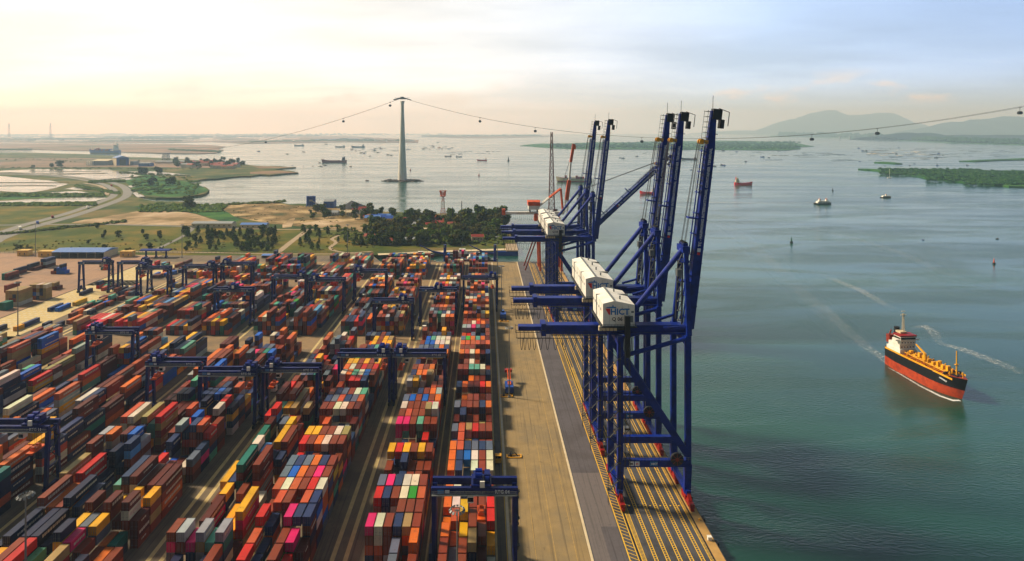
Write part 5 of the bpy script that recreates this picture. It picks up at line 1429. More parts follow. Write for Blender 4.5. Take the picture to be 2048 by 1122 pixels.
# ---------------------------------------------------------------- ships
def hull(L, B, zt, bow_rake=.12, sheer=.12, n=22, stern_full=.72, z0=-1.0, split=None):
    """hull along +x (bow at +L/2), waterline z=0, deck z=zt; returns MB with material 0 above split, 1 below"""
    mb = MB(); secs = []
    zs = [z0, 0, (split or zt * .5), zt]
    for i in range(n + 1):
        t = i / n
        w = (min(1, (stern_full + (1 - stern_full) * min(1, t / .18)))) if t < .18 else 1
        for_ = max(0, (t - .62) / .38)
        row = []
        for j, z in enumerate(zs):
            k = j / 3
            fl = 1 - for_ ** (1.6 + .9 * k)
            x = -L/2 + L * t + (for_ ** 2) * L * bow_rake * (k - 1) * (1 if for_ > 0 else 0)
            if j == 0: x = x * .985
            zz = z + (sheer * zt * (2 * abs(t - .4)) ** 2 if j == 3 else (sheer * .5 * zt * (2 * abs(t - .4)) ** 2 * 0))
            row.append((x, B/2 * w * fl * (1 if j else .9), zz))
        secs.append(row)
    vs = []
    for row in secs:
        vs += [(x, -y, z) for x, y, z in row] + [(x, y, z) for x, y, z in row]
    fs, ms = [], []
    for i in range(n):
        a, b_ = i * 8, (i + 1) * 8
        for j in range(3):
            fs += [(a+j, b_+j, b_+j+1, a+j+1), (a+4+j+1, b_+4+j+1, b_+4+j, a+4+j)]
            ms += [0 if j == 2 else 1] * 2
        fs.append((a+3, b_+3, b_+7, a+7)); ms.append(2)
    fs.append((0, 1, 2, 3, 7, 6, 5, 4)[::-1]); ms.append(0)
    b0 = len(mb.v); mb.v += vs; mb.f += fs; mb.m += ms
    return mb
def ship_at(px, py, rz, name, lab, cat, group=None):
    X, Y = G(px, py, WZ)
    return empty(name, (X, Y, WZ), lab, cat, group, rz), Y / F
# the tanker leaving the berth
X, Y = 237.6, 322.0
e = empty('tanker', (X, Y, WZ), 'black and orange red hulled tanker with yellow deck pipes and white bridge, nearest ship', 'tanker', None, R(-85.5))
mb = hull(50, 11.5, 9.6, .10, .10, split=4.8); hu = mb.build('hull', [M['hullblack'], M['antifoul'], M['rust']], e)
text_mesh('HAI DUONG 27', 1.0, M['letterwhite'], e, (12.4, -4.85, 7.6), (R(82), 0, R(-10)), bold=.03)
mb = MB()
mb.box(-23, 22, -5.6, -5.45, 9.7, 10.6); mb.box(-23, 18, 5.45, 5.6, 9.7, 10.6)
mb.M = None
mb.build('bulwark', M['deckyellow'], e)
mb = MB(); mb.box(-22.5, -12.5, -5.0, 5.0, 9.7, 12.4); mb.box(-21.5, -13.2, -4.6, 4.6, 12.4, 15.0); mb.box(-19, -12.8, -4.4, 4.4, 15.0, 17.3); mb.box(-17.5, -12.6, -4.6, 4.6, 17.3, 19.6); mb.box(-15.6, -13.2, -7.0, 7.0, 17.2, 17.9)
br = mb.build('superstructure', M['white'], e)
mb = MB(); mb.box(-12.58, -12.5, -4.2, 4.2, 18.0, 19.0); mb.box(-17.3, -12.8, -4.66, -4.6, 18.0, 19.0); mb.build('window', M['glass'], br)
for zz in (13.3, 15.9):
    mb = MB(); 
    for yy in (-3.4, -1.7, 0, 1.7, 3.4): mb.box(-13.2 if zz < 15 else -12.8, (-13.12 if zz < 15 else -12.72), yy-.3, yy+.3, zz, zz+.6)
    mb.build('porthole', M['glass'], br)
mb = MB(); mb.box(-17.8, -12.3, -4.9, 4.9, 19.6, 20.3); mb.build('red_band', M['red'], br)
mb = MB(); mb.box(-19.5, -15.8, -2.0, 2.0, 20.3, 21.2); mb.build('wheelhouse_top', M['cream'], br)
mb = MB(); mb.tube((-21, 0, 15), (-21, 0, 22.5), 1.5, 1.4, 14); mb.build('funnel', M['black'], e)
mb = MB(); mb.box(-26, -23.5, -2.5, 0.8, 12.5, 17.0); mb.beam((-24.5, -2.0, 16), (-22, -2.6, 20.5), .5); mb.beam((-25.5, 1.5, 16), (-22.5, 1.5, 20.5), .5); mb.build('free_fall_boat', M['rust'], e)
mb = MB(); mb.M = Matrix.Translation((-16.2, 0, 20)); lattice(mb, 0, 11.5, .55, .3, 8, .09); mb.box(-.2, .2, -1.6, 1.6, 10.5, 10.8); mb.box(-.2, .2, -1.1, 1.1, 12.6, 12.8); mb.build('mast', M['cream'], e)
mb = MB()
tr = random.Random(4)
for i in range(30):
    x = -11 + i * .98; mb.tube((x, -4.3, 10.1 + tr.uniform(0, .8)), (x, 4.3, 10.3), .16, n=6)
for yy in (-2.6, -1.2, .4, 1.6, 3.0): mb.tube((-12, yy, 11.2), (17, yy, 11.0), .24, n=6)
for i in range(9): mb.box(-10.5 + i*3, -9.2 + i*3, -1.4, .4, 9.7, 12.4 + tr.uniform(-.5, 1.6)); 
for i in range(34):
    x, y = tr.uniform(-11, 17), tr.uniform(-3.8, 3.8); mb.tube((x, y, 9.6), (x, y, 11.4 + tr.uniform(0, 1.4)), .3, n=6)
mb.build('deck_piping', M['deckyellow'], e)
mb = MB()
for x in (-10, -6, -2, 2, 6, 10, 14): mb.box(x-1.3, x+1.3, -3.6, 3.6, 9.5, 10.6); mb.tube((x, 2.6, 10.6), (x, 2.6, 11.7), .55, n=8)
mb.build('deck_tank_hatch', M['rust'], e)
mb = MB(); mb.tube((1, -1.8, 9.6), (1, -1.8, 15.2), .8, .7, 10); mb.beam((1, -1.8, 15), (-6.5, -.6, 17.6), .9, .9, .5, .5); mb.tube((8.5, 0, 9.6), (8.5, 0, 14.2), .9, .8, 10); mb.build('deck_crane', M['yellow'], e)
mb = MB(); mb.tube((18.6, 0, 9.8), (18.6, 0, 23.0), .4, .22, 8); mb.box(18.2, 19.0, -1, 1, 16, 16.3); mb.tube((22.2, 0, 10), (22.2, 0, 13.8), .2, n=6); mb.build('foremast', M['deckyellow'], e)
mb = MB(); mb.box(15.6, 16.4, -4.6, 4.6, 9.8, 11.6); mb.box(17.5, 20.5, -1.6, -.4, 10, 11); mb.box(17.5, 20.5, .4, 1.6, 10, 11); mb.build('windlass', M['dark'], e)
# foam
def foam_mat():
    m = bpy.data.materials.new('sea_foam'); m.use_nodes = True
    n, l = m.node_tree.nodes, m.node_tree.links; p = n['Principled BSDF']
    p.inputs['Base Color'].default_value = (.75, .78, .76, 1); p.inputs['Roughness'].default_value = .8
    g = N(n, 'ShaderNodeNewGeometry'); t = N(n, 'ShaderNodeTexNoise'); t.inputs['Scale'].default_value = .5; t.inputs['Detail'].default_value = 7; t.inputs['Roughness'].default_value = .7
    l.new(g.outputs['Position'], t.inputs['Vector'])
    a = N(n, 'ShaderNodeVertexColor'); a.layer_name = 'tint'
    s = N(n, 'ShaderNodeSeparateColor'); l.new(a.outputs[0], s.inputs[0])
    ad = N(n, 'ShaderNodeMath', operation='ADD'); l.new(t.outputs[0], ad.inputs[0]); l.new(s.outputs[0], ad.inputs[1])
    r = N(n, 'ShaderNodeMapRange'); r.inputs['From Min'].default_value = .82; r.inputs['From Max'].default_value = 1.4
    l.new(ad.outputs[0], r.inputs['Value']); l.new(r.outputs[0], p.inputs['Alpha'])
    return m
M['foam'] = foam_mat()
def foam(pts, widths, dens, z=.06):
    """foam strip; dens per point, faded to nothing at its edges"""
    mb = MB(); n = len(pts)
    for i in range(n - 1):
        rows = []
        for q in (i, i + 1):
            a = Vector(pts[max(0, q-1)]); b_ = Vector(pts[min(n-1, q+1)]); d = (b_ - a).normalized(); nn = Vector((-d.y, d.x)); p = Vector(pts[q]); w = widths[q] / 2
            rows.append([(*(p + nn * w * s), WZ + z) for s in (-1, -.35, .35, 1)])
        base = len(mb.v); mb.v += rows[0] + rows[1]
        for k in range(3):
            mb.f.append((base+k, base+k+1, base+4+k+1, base+4+k)); mb.m.append(0)
            mb.c.append(None)
        mb.c[-3:] = [(i, k) for k in range(3)]
    me = bpy.data.meshes.new('foam'); me.from_pydata(mb.v, [], mb.f); me.materials.append(M['foam'])
    at = me.color_attributes.new('tint', 'FLOAT_COLOR', 'CORNER'); buf = []
    for f, (i, k) in zip(mb.f, mb.c):
        for vi in f:
            q = (vi - f[0]); 
            loc = vi % 8; row = loc // 4; col = loc % 4
            v = dens[i + row] * (1 if col in (1, 2) else 0)
            buf += [v, v, v, 1]
    at.data.foreach_set('color', buf); me.update()
    o = bpy.data.objects.new('wake_foam', me); COL.objects.link(o)
    return tag(o, 'white foam and streaks of wake lying on the water', 'wake', None, 'stuff')
def fpx(pp): return [G(*p, WZ) for p in pp]
foam(fpx([(1776, 735), (1800, 748), (1840, 772), (1880, 792), (1906, 801), (1920, 801)]), [1.5, 2.2, 2.6, 3.2, 3.4, 2.4], [.45, .6, .65, .85, 1.1, .9])
foam(fpx([(1782, 730), (1765, 716), (1740, 698), (1700, 665), (1640, 610), (1590, 575), (1560, 545)]), [5, 12, 15, 20, 24, 24, 20], [.5, .42, .38, .34, .34, .30, .2])
foam(fpx([(1819, 655), (1850, 653), (1866, 664), (1875, 680), (1885, 688), (1920, 697), (1990, 723), (2048, 748)]), [6, 18, 15, 12, 12, 15, 17, 18], [.30, .46, .38, .32, .38, .44, .40, .32])
foam(fpx([(1385, 402), (1420, 405), (1500, 406), (1600, 406), (1636, 405)]), [6, 10, 10, 8, 5], [.3, .6, .6, .5, .5])
foam(fpx([(1785, 395), (1830, 394), (1880, 392)]), [4, 8, 12], [.6, .45, .25])
foam(fpx([(1166, 365), (1230, 366), (1340, 372), (1385, 376)]), [6, 14, 16, 12], [.3, .45, .45, .3])
foam(fpx([(1640, 548), (1675, 562), (1720, 580), (1765, 606), (1800, 625)]), [8, 16, 16, 14, 10], [.28, .38, .42, .36, .22])
foam(fpx([(1560, 440), (1600, 452), (1700, 474), (1800, 505), (1900, 550), (2000, 580)]), [10, 20, 24, 24, 22, 16], [.2, .3, .32, .32, .28, .15])
foam(fpx([(1420, 440), (1480, 470), (1560, 540), (1660, 640), (1740, 720)]), [14, 24, 28, 26, 20], [.2, .3, .32, .3, .2])

def cargo_ship(px, py, Lpx, rz, cols, lab, boxes=0, house=.34, mast=True, name='ship', cat='ship', group=None, hz=1.0):
    """generic ship sized from its length in the photograph; cols = hull, lower band, house"""
    e, s = ship_at(px, py, rz, name, lab, cat, group)
    L = Lpx * s; B = L * (.17 if Lpx > 40 or hz == 1 else .24); zt = L * .085 * hz; k_ = 1.7 if hz > 1 else 1.0
    mb = hull(L, B, zt, .07, .5, n=16, split=zt*.35); mb.build('hull', [M[cols[0]], M[cols[1]], M['rust']], e)
    hx = -L/2 + L * .12
    mb = MB(); hh = L * house * .35
    mb.box(hx - L*.05, hx + L*.06*k_**1.6, -B*.42, B*.42, zt, zt + hh*.6); mb.box(hx - L*.03, hx + L*.045*k_**1.4, -B*.38, B*.38, zt + hh*.6, zt + hh); mb.box(hx + L*.01, hx + L*.045, -B*.5, B*.5, zt + hh*.85, zt + hh*1.12)
    sp = mb.build('superstructure', M[cols[2]], e)
    mb = MB(); mb.box(hx + L*.046, hx + L*.05, -B*.45, B*.45, zt + hh*.95, zt + hh*1.05); mb.build('window', M['glass'], sp)
    mb = MB(); mb.box(hx - L*.055, hx - L*.02, -B*.14, B*.14, zt + hh*.6, zt + hh*1.35); mb.build('funnel', M[cols[3] if len(cols) > 3 else 'red'], e)
    if mast:
        mb = MB(); mb.tube((L*.42, 0, zt), (L*.42, 0, zt + hh), L*.004, n=6); mb.tube((hx+L*.02, 0, zt+hh), (hx+L*.02, 0, zt+hh*1.8), L*.005, n=6); mb.build('mast', M[cols[2]], e)
    if boxes:
        rr_ = random.Random(int(px)); bl, bw, bh = L*.055, B*.17, L*.028
        for i in range(boxes):
            cc = [rr_.choice(['rust', 'deepblue', 'rust', 'red', 'white', 'hullblack', 'deepblue']) for _ in range(1)][0]
            mb = MB(); x0 = hx + L*.10 + i * bl * 1.08; nz = rr_.choice((1, 2, 2, 3))
            for j in range(5):
                mb.box(x0, x0 + bl, -B*.43 + j*bw*1.02, -B*.43 + j*bw*1.02 + bw, zt*1.02, zt*1.02 + bh*max(1, nz - (j % 3 == 1)))
            mb.build('container_bay', M[cc], e)
    else:
        mb = MB()
        for i in range(5): mb.box(-L*.22 + i*L*.12, -L*.14 + i*L*.12, -B*.3, B*.3, zt, zt + L*.014)
        mb.build('hatch_row', M[cols[4] if len(cols) > 4 else 'rust'], e)
    return e
cargo_ship(1148, 363.5, 72, R(172), ('cream', 'rust', 'cream', 'deepblue'), 'container ship with cream hull and blue funnel behind the raised cranes', 9, .42)
cargo_ship(209, 307, 62, R(180), ('deepblue', 'hullblack', 'white', 'white'), 'dark blue container ship with white bridge on the river behind the warehouse', 10, .5)
cargo_ship(668, 325.5, 50, R(184), ('rust', 'rust', 'dark', 'dark'), 'long low dark red freighter left of the cable way pylon', 0, .35)
cargo_ship(1487, 370.5, 34, R(-12), ('brightred', 'brightred', 'cream', 'brightred', 'brightred'), 'bright red ship with white bridge right of the raised booms', 0, .75, hz=1.6)
cargo_ship(1296, 388.5, 33, R(172), ('brightred', 'brightred', 'cream', 'deepblue', 'brightred'), 'red tug like ship with yellowish bridge seen between the raised booms', 0, .8, hz=1.5)
cargo_ship(716, 295, 27, R(180), ('dark', 'dark', 'grey', 'dark', 'dark'), 'long grey barge among the anchored boats left of the pylon', 0, .3)
cargo_ship(680, 294.5, 20, R(180), ('dark', 'dark', 'grey', 'dark', 'dark'), 'small low barge left of the long grey barge', 0, .3)
cargo_ship(598, 292, 20, R(180), ('dark', 'dark', 'grey', 'dark', 'dark'), 'leftmost low barge on the far water', 0, .3)
cargo_ship(817, 299, 9, R(0), ('deepblue', 'dark', 'white', 'dark', 'dark'), 'small blue boat just right of the cable way pylon', 0, .5)
cargo_ship(1378, 319.5, 31, R(180), ('hullblack', 'rust', 'grey', 'red', 'dark'), 'long flat barge between the raised booms', 0, .2)
cargo_ship(896, 313, 14, R(180), ('rust', 'dark', 'cream', 'dark', 'dark'), 'small brown boat, left one of a pair right of the pylon', 0, .5)
cargo_ship(918, 314, 12, R(0), ('deepblue', 'dark', 'white', 'dark', 'dark'), 'small blue boat, right one of a pair right of the pylon', 0, .5)
cargo_ship(964, 321.5, 20, R(180), ('brightred', 'brightred', 'cream', 'brightred', 'brightred'), 'small flat reddish boat right of the paired boats', 0, .4)
def ferry(px, py, Lpx, lab, two=True, rz=0):
    e, s = ship_at(px, py, rz, 'ferry', lab, 'ferry')
    L = Lpx * s; B = L * .3
    mb = hull(L, B, L*.07, .05, .4, n=12, split=L*.03); mb.build('hull', [M['hullblack'], M['hullblack'], M['roofgrey']], e)
    mb = MB(); mb.box(-L*.36, L*.36, -B*.4, B*.4, L*.07, L*.17); mb.box(-L*.3, L*.3, -B*.36, B*.36, L*.17, L*.20); de = mb.build('car_deck', M['white'], e)
    mb = MB()
    for i in range(8): mb.box(-L*.33 + i*L*.085, -L*.28 + i*L*.085, -B*.405, -B*.4, L*.10, L*.145)
    mb.build('window', M['glass'], de)
    for x in ((-.2, .2) if two else (0,)):
        mb = MB(); mb.box(L*(x-.05), L*(x+.05), -B*.18, B*.18, L*.20, L*.30); mb.tube((L*x, 0, L*.3), (L*x, 0, L*.42), L*.008, n=6); w_ = mb.build('wheelhouse', M['white'], e)
        mb = MB(); mb.box(L*(x-.055), L*(x+.055), -B*.2, B*.2, L*.30, L*.315); mb.build('roof', M['orange'], w_)
ferry(1646, 408.5, 34, 'white double ended ferry with two wheelhouses and black hull')
ferry(1772, 395.5, 21, 'dark hulled small ferry with one white wheelhouse, right of the larger ferry', False)
def buoy(px, py, h, m_, lab):
    e, s = ship_at(px, py, 0, 'buoy', lab, 'buoy')
    mb = MB(); mb.tube((0,0,-.5), (0,0,h*s*.25), h*s*.22, h*s*.2, 12); mb.build('float', M['dark' if m_ != 'red' else 'red'], e)
    mb = MB(); mb.tube((0,0,h*s*.25), (0,0,h*s*.75), h*s*.12, h*s*.06, 8); mb.tube((0,0,h*s*.75), (0,0,h*s), h*s*.03, n=6); mb.build('tower', M[m_], e)
M['green'] = mat('buoy_green', (.05, .35, .22), .6)
buoy(1583, 486, 13, 'green', 'green channel buoy in open water right of the nearest boom'); buoy(1988, 528, 12, 'orange', 'orange and black buoy near the right edge'); buoy(1017, 322, 10, 'dark', 'thin dark channel buoy left of the lattice mast')
buoy(1665.5, 382, 7, 'dark', 'tiny dark buoy between the two ferries'); buoy(821, 341, 6, 'red', 'tiny red buoy beside the pylon base'); buoy(958, 352, 7, 'red', 'tiny red buoy right of the pylon on open water')
# sailing boat in front of the right island, small work boats
def small_boat(px, py, Lpx, lab, group, m1='hullblack', m2='white', rz=0.0):
    e, s = ship_at(px, py, rz, 'boat', lab, 'boat', group)
    L = Lpx * s
    k = ('sb', m1, m2)
    if k not in cache:
        mb = hull(1, .28, .14, .1, .6, n=8, z0=-.03, split=.05); cm = MB(); cm.box(-.32, .0, -.09, .09, .14, .30); cm.box(-.28, -.06, -.08, .08, .30, .36)
        a = mb.build('hull', [M[m1], M[m1], M['rust']]); b_ = cm.build('cabin', M[m2]); COL.objects.unlink(a); COL.objects.unlink(b_); cache[k] = (a, b_)
    for src in cache[k]:
        o = src.copy(); COL.objects.link(o); o.parent = e
    e.scale = (L, L, L)
br_ = random.Random(77)
G1 = 'small boats anchored on the bay left of the cranes'
for px, py in ((517, 303), (574, 308), (575, 309), (607, 304), (610, 305), (639, 326), (585, 331), (607, 332), (626, 332.5), (637, 332.5), (642, 333), (651, 331.5), (701, 333.5), (652, 289), (740, 312.5), (775, 310), (782, 311), (760, 296), (763, 298), (750, 301), (756, 305), (704, 300), (712, 302), (722, 306), (731, 304), (728, 307), (749, 298), (796, 301), (732, 361.5), (735, 361.5), (847, 298), (853, 296), (860, 299), (866, 294), (878, 296), (884, 298), (899, 298), (905, 296), (876, 285), (948, 287)):
    small_boat(px, py, br_.uniform(2.6, 7), 'tiny boat, one of many scattered over the bright bay left of the cranes', G1, br_.choice(('hullblack', 'dark', 'deepblue', 'rust')), 'cream', br_.choice((0, math.pi, .4, 2.6)))
G2 = 'small boats scattered over the far water right of the cranes'
for px, py in ((1240, 316), (1246, 317), (1275, 313), (1273, 313.5), (1382, 340), (1426, 332.5), (1430, 333), (1444, 330.5), (1448, 331.5), (1525, 314.5), (1492, 323.5), (1474, 304), (1447, 302), (1538, 315.5), (1720, 323), (1726, 302), (1733, 302), (1718, 297), (1797, 296), (1770, 332), (1820, 331), (1829, 328), (1875, 331), (1935, 331), (1793, 308), (1878, 307.5), (1872, 316), (1590, 292), (1846, 480), (1994, 478)):
    small_boat(px, py, br_.uniform(4, 8), 'tiny dark boat, one of many scattered over the far water right of the cranes', G2, br_.choice(('hullblack', 'dark', 'deepblue')), 'grey', br_.choice((0, math.pi, .4, 2.6)))
# sailing yacht
e, s = ship_at(1779, 356, 0, 'sailing_boat', 'white sailing boat with bare mast in front of the low island at right', 'sailing boat')
mb = hull(9*s, 3*s, 1*s, .1, .4, n=8, split=.4*s); mb.build('hull', [M['white'], M['white'], M['cream']], e)
mb = MB(); mb.tube((0,0,1*s), (0,0,19*s), .18*s, n=6); mb.beam((0,0,2.5*s), (-4*s,0,2.5*s), .2*s); mb.build('mast', M['white'], e)
# fish farm rafts
rf = MB(); rr = random.Random(41)
def raft_field(n, x0, x1, y0, y1, wmin, wmax):
    for _ in range(n):
        px, py, w = rr.uniform(x0, x1), rr.uniform(y0, y1), rr.uniform(wmin, wmax)
        X, Y = G(px, py, WZ); s = Y / F
        L = w * s; k = rr.uniform(.02, .06)
        c, sn = math.cos(k), math.sin(k)
        rf.M = Matrix.Translation((X, Y, WZ)) @ Matrix.Rotation(rr.uniform(-.12, .12), 4, 'Z')
        nseg = max(2, int(w / 4))
        for i in range(nseg):
            if rr.random() < .25: continue
            rf.box(-L/2 + L*i/nseg, -L/2 + L*(i+.85)/nseg, -s*3, s*3, .0, .5 + .25*s*rr.random())
    rf.M = None
raft_field(46, 1690, 1890, 296, 322, 6, 30); raft_field(26, 1890, 2048, 293, 314, 6, 22); raft_field(16, 1545, 1700, 302, 322, 10, 40); raft_field(14, 1240, 1560, 300, 312, 5, 20); raft_field(20, 845, 905, 290, 300, 5, 18); raft_field(8, 880, 985, 302, 309, 14, 40); raft_field(16, 700, 800, 296, 305, 4, 12)
tag(rf.build('fish_raft', M['dark']), 'thin dark lines of fish farm rafts floating on the far water', 'rafts', None, 'stuff')
rf = MB(); raft_field(16, 1740, 1850, 300, 312, 8, 24)
tag(rf.build('fish_raft', M['cream']), 'pale sand coloured rafts floating on the far water at right', 'rafts', None, 'stuff')

# ---------------------------------------------------------------- boats in the small harbour
def harbour_boat(X, Y, L, lab, m1='red', m2='white', rz=0, mast=True, tall=1.0):
    e = empty('work_boat', (X, Y, WZ), lab, 'boat', 'boats moored in the small harbour', rz)
    mb = hull(L, L*.24, L*.09, .1, .5, n=14, split=L*.03); mb.build('hull', [M[m1], M['rust'], M['grey']], e)
    z = L*.09; mb = MB(); mb.box(-L*.25, L*.12, -L*.08, L*.08, z, z+L*.08*tall); mb.box(-L*.14, L*.06, -L*.07, L*.07, z+L*.08*tall, z+L*.15*tall); c_ = mb.build('cabin', M[m2], e)
    mb = MB(); mb.box(L*.06, L*.064, -L*.06, L*.06, z+L*.1*tall, z+L*.135*tall); mb.box(-L*.12, L*.05, -L*.0705, -L*.07, z+L*.1*tall, z+L*.135*tall); mb.build('window', M['glass'], c_)
    mb = MB(); mb.tube((-L*.05, 0, z+L*.15*tall), (-L*.05, 0, z+L*.38*tall), L*.006, n=6); mb.beam((-L*.05, -L*.05, z+L*.28*tall), (-L*.05, L*.05, z+L*.28*tall), L*.008); mb.build('mast', M['grey'], e)
    mb = MB(); mb.tube((-L*.3, 0, z), (-L*.3, 0, z+L*.1), L*.025, n=8); mb.build('funnel', M['orange'], e)
harbour_boat(-66, 637, 28, 'red hulled pilot boat with white cabin moored at the left of the small harbour', 'red')
harbour_boat(-22, 643, 34, 'white patrol boat with dark hull moored along the pier behind the harbour crane', 'hullblack')
harbour_boat(-12.5, 624, 20, 'red and white tug in the middle of the small harbour', 'red', 'white', .5, True, 1.6)
harbour_boat(-6, 630, 22, 'white tug with tall mast beside the red and white tug', 'deepblue', 'white', -.5, True, 1.6)
harbour_boat(4, 618, 22, 'dark navy work boat nearest the stacks in the small harbour', 'hullblack', 'dark', .1)
harbour_boat(-57, 618, 9, 'small open boat with tan deck by the harbour edge left of the blue jib crane', 'yellow', 'cream', .2)
harbour_boat(-50, 614, 8, 'little wooden boat nearest the harbour edge left of the blue crane', 'cream', 'cream', -.2)
e = empty('barge', (25.5, 650, WZ), 'navy blue flat barge moored at the right end of the pier', 'barge', None, 0)
mb = MB(); mb.box(-11, 11, -3, 3, -.5, 3.6); mb.build('hull', M['deepblue'], e); mb = MB(); mb.box(-11, 11, -3, -2.8, 3.6, 4.3); mb.box(-11, 11, 2.8, 3, 3.6, 4.3); mb.build('bulwark', M['deepblue'], e)
mb = MB(); X0, Y_ = G(1013, 503); X1, _ = G(1033, 503); mb.box(24, 37, 648, 688, -6, 1.6)
tag(mb.build('pier_head', M['gravel']), 'square tan concrete pier head at the mouth of the small harbour', 'pier')
# dark pontoon structure at the far left end of the cranes
X, Y = G(1012, 468)
e = empty('pontoon', (X, Y, 0), 'dark blue pontoon shed by the shore left of the far cranes', 'pontoon')
mb = MB(); mb.box(-14, 14, 0, 10, -4, 2); mb.build('deck', M['navy'], e)
mb = MB(); mb.box(-13, 13, 1, 9, 5, 6.5)
for x in range(-12, 13, 4): mb.box(x-.3, x+.3, 1, 1.6, 2, 5)
mb.build('canopy', M['navy'], e)
# dolphins with loose boats
# ---------------------------------------------------------------- cable way
X, Y = -221.0, 1624.0
e = empty('cable_pylon', (X, Y, WZ), 'tall tapering grey concrete cable way pylon standing in the bay', 'pylon')
mb = MB(); Hh = 219 - WZ
prof = [(0, 12.6), (.12, 11.2), (.35, 8.9), (.6, 6.8), (.85, 4.7), (.95, 4.4), (.985, 6.5)]
n = 20; vs = []
for t, r_ in prof:
    for i in range(n):
        a = 2*math.pi*i/n; vs.append((r_*math.cos(a), r_*.8*math.sin(a), Hh*t*.985))
mb.add(vs, [(j*n+i, j*n+(i+1)%n, (j+1)*n+(i+1)%n, (j+1)*n+i) for j in range(len(prof)-1) for i in range(n)] + [tuple(range((len(prof)-1)*n, len(prof)*n))])
mb.build('shaft', M['concrete'], e, smooth=True)
mb = MB()
for sy in (-1, 1):
    mb.beam((-23, sy*7, Hh-3.5), (-7, sy*7, Hh+1), 2.6, 2.2); mb.beam((-7, sy*7, Hh+1), (7, sy*7, Hh+1), 2.6, 2.6); mb.beam((7, sy*7, Hh+1), (23, sy*7, Hh-3.5), 2.6, 2.2)
mb.box(-8, 8, -10, 10, Hh-1.5, Hh+.3); mb.box(-4, 4, -9, 9, Hh+2, Hh+4.5)
for i in range(9): mb.tube((-18+i*4.5, -9, Hh+2), (-18+i*4.5, 9, Hh+2), .5, n=6)
mb.build('saddle_head', M['grey'], e)
mb = MB(); r2 = random.Random(9)
pts = []
for i in range(36):
    a = 2*math.pi*i/36; rx, ry = 52*(1 + .15*r2.uniform(-1, 1)), 34*(1 + .2*r2.uniform(-1, 1)); pts.append((X + rx*math.cos(a), Y + ry*math.sin(a)))
mb2 = MB(); mb2.prism(pts, WZ-2, WZ+1.2)
for i in range(260):
    a, q = r2.uniform(0, 6.28), r2.uniform(.1, 1); x, y = X + 49*q*math.cos(a), Y + 32*q*math.sin(a); s = r2.uniform(1.2, 3.4)
    mb2.beam((x-s, y, WZ+1), (x+s, y+r2.uniform(-1,1), WZ+1+r2.uniform(0,2.2)), s*1.3, s)
tag(mb2.build('island', M['rock']), 'rocky brown islet round the foot of the pylon', 'islet', None, 'structure')
LE, RE = (-1378, 2600, 42), (1151, 1037, 219)
PT = (X, Y, 221.0)
def cab(A, B_, sag, t): return Vector((A[0] + (B_[0]-A[0])*t, A[1] + (B_[1]-A[1])*t, A[2] + (B_[2]-A[2])*t - 4*sag*t*(1-t)))
for A, B_, sag, lab in ((PT, LE, 37, 'left span of the cable way from the pylon down to the river bank'), (PT, RE, 106, 'right sagging span of the cable way from the pylon to the right edge')):
    mb = MB()
    for off in (-7, 7):
        prev = None
        for i in range(49):
            p = cab(A, B_, sag, i/48) + Vector((0, off, 0))
            if prev is not None: mb.tube(prev, p, .28, n=5)
            prev = p
    tag(mb.build('cable', M['rope']), lab, 'cable', 'cable way spans')
def gondola(A, B_, sag, px, lab):
    t0 = (px - CX) / F   # X/Y
    t = (A[0] - t0*A[1]) / (t0*(B_[1]-A[1]) - (B_[0]-A[0]))
    p = cab(A, B_, sag, t) + Vector((0, -7, 0))
    e = empty('cable_car', (p.x, p.y, p.z - 11.5), lab, 'cable car', 'cable cars hanging from the cable way')
    s = 1.0
    mb = MB(); mb.box(-3.4, 3.4, -2.4, 2.4, 0, 3.2); mb.box(-2.8, 2.8, -1.9, 1.9, 3.2, 4.8); mb.box(-2.6, 2.6, -1.8, 1.8, -1.0, 0); mb.build('cabin', M['dark'], e)
    mb = MB(); mb.box(-2.9, 2.9, -2.45, -2.4, 1.2, 2.9); mb.build('window', M['glass'], e)
    mb = MB(); mb.tube((0,0,4.8), (0,0,11.3), .35, n=6); mb.box(-2.4, 2.4, -.5, .5, 10.9, 11.9); mb.build('hanger', M['dark'], e)
for px, side, lab in ((533, 0, 'dark cable car lowest and farthest on the left span'), (688, 0, 'dark cable car in the middle of the left span'), (781, 0, 'dark cable car just left of the pylon head'),
                (960, 1, 'dark cable car, first to the right of the pylon'), (1070, 1, 'dark cable car left of the far booms above the lattice mast'), (1282, 1, 'dark cable car between the far and the near raised booms'),
                (1620, 1, 'dark cable car, first to the right of the nearest boom'), (1750, 1, 'dark cable car in front of the blue hills'), (2033, 1, 'dark cable car at the right edge, largest in view')):
    gondola(PT, LE if side == 0 else RE, 37 if side == 0 else 106, px, lab)
Xs, Ys = G(332, 324)
e = empty('cable_tower', (Xs, Ys, 0), 'lattice cable way tower on the river bank at left', 'tower')
mb = MB(); lattice(mb, 0, 34, 12, 9, 3, 1.6); mb.build('lattice', M['grey'], e); mb = MB(); mb.box(-15, 15, -11, 11, 34, 39); mb.build('head', M['roofgrey'], e)
for px, lab in ((18, 'faint tall lattice pylon on the far horizon, leftmost of two'), (101, 'faint tall lattice pylon on the far horizon, right one of two')):
    Xs, Ys = G(px, 282); e = empty('power_pylon', (Xs, Ys, 0), lab, 'power pylon'); s = Ys/F
    mb = MB(); lattice(mb, 0, 36*s, 2.2*s, .5*s, 8, .16*s); mb.build('lattice', M['grey'], e)

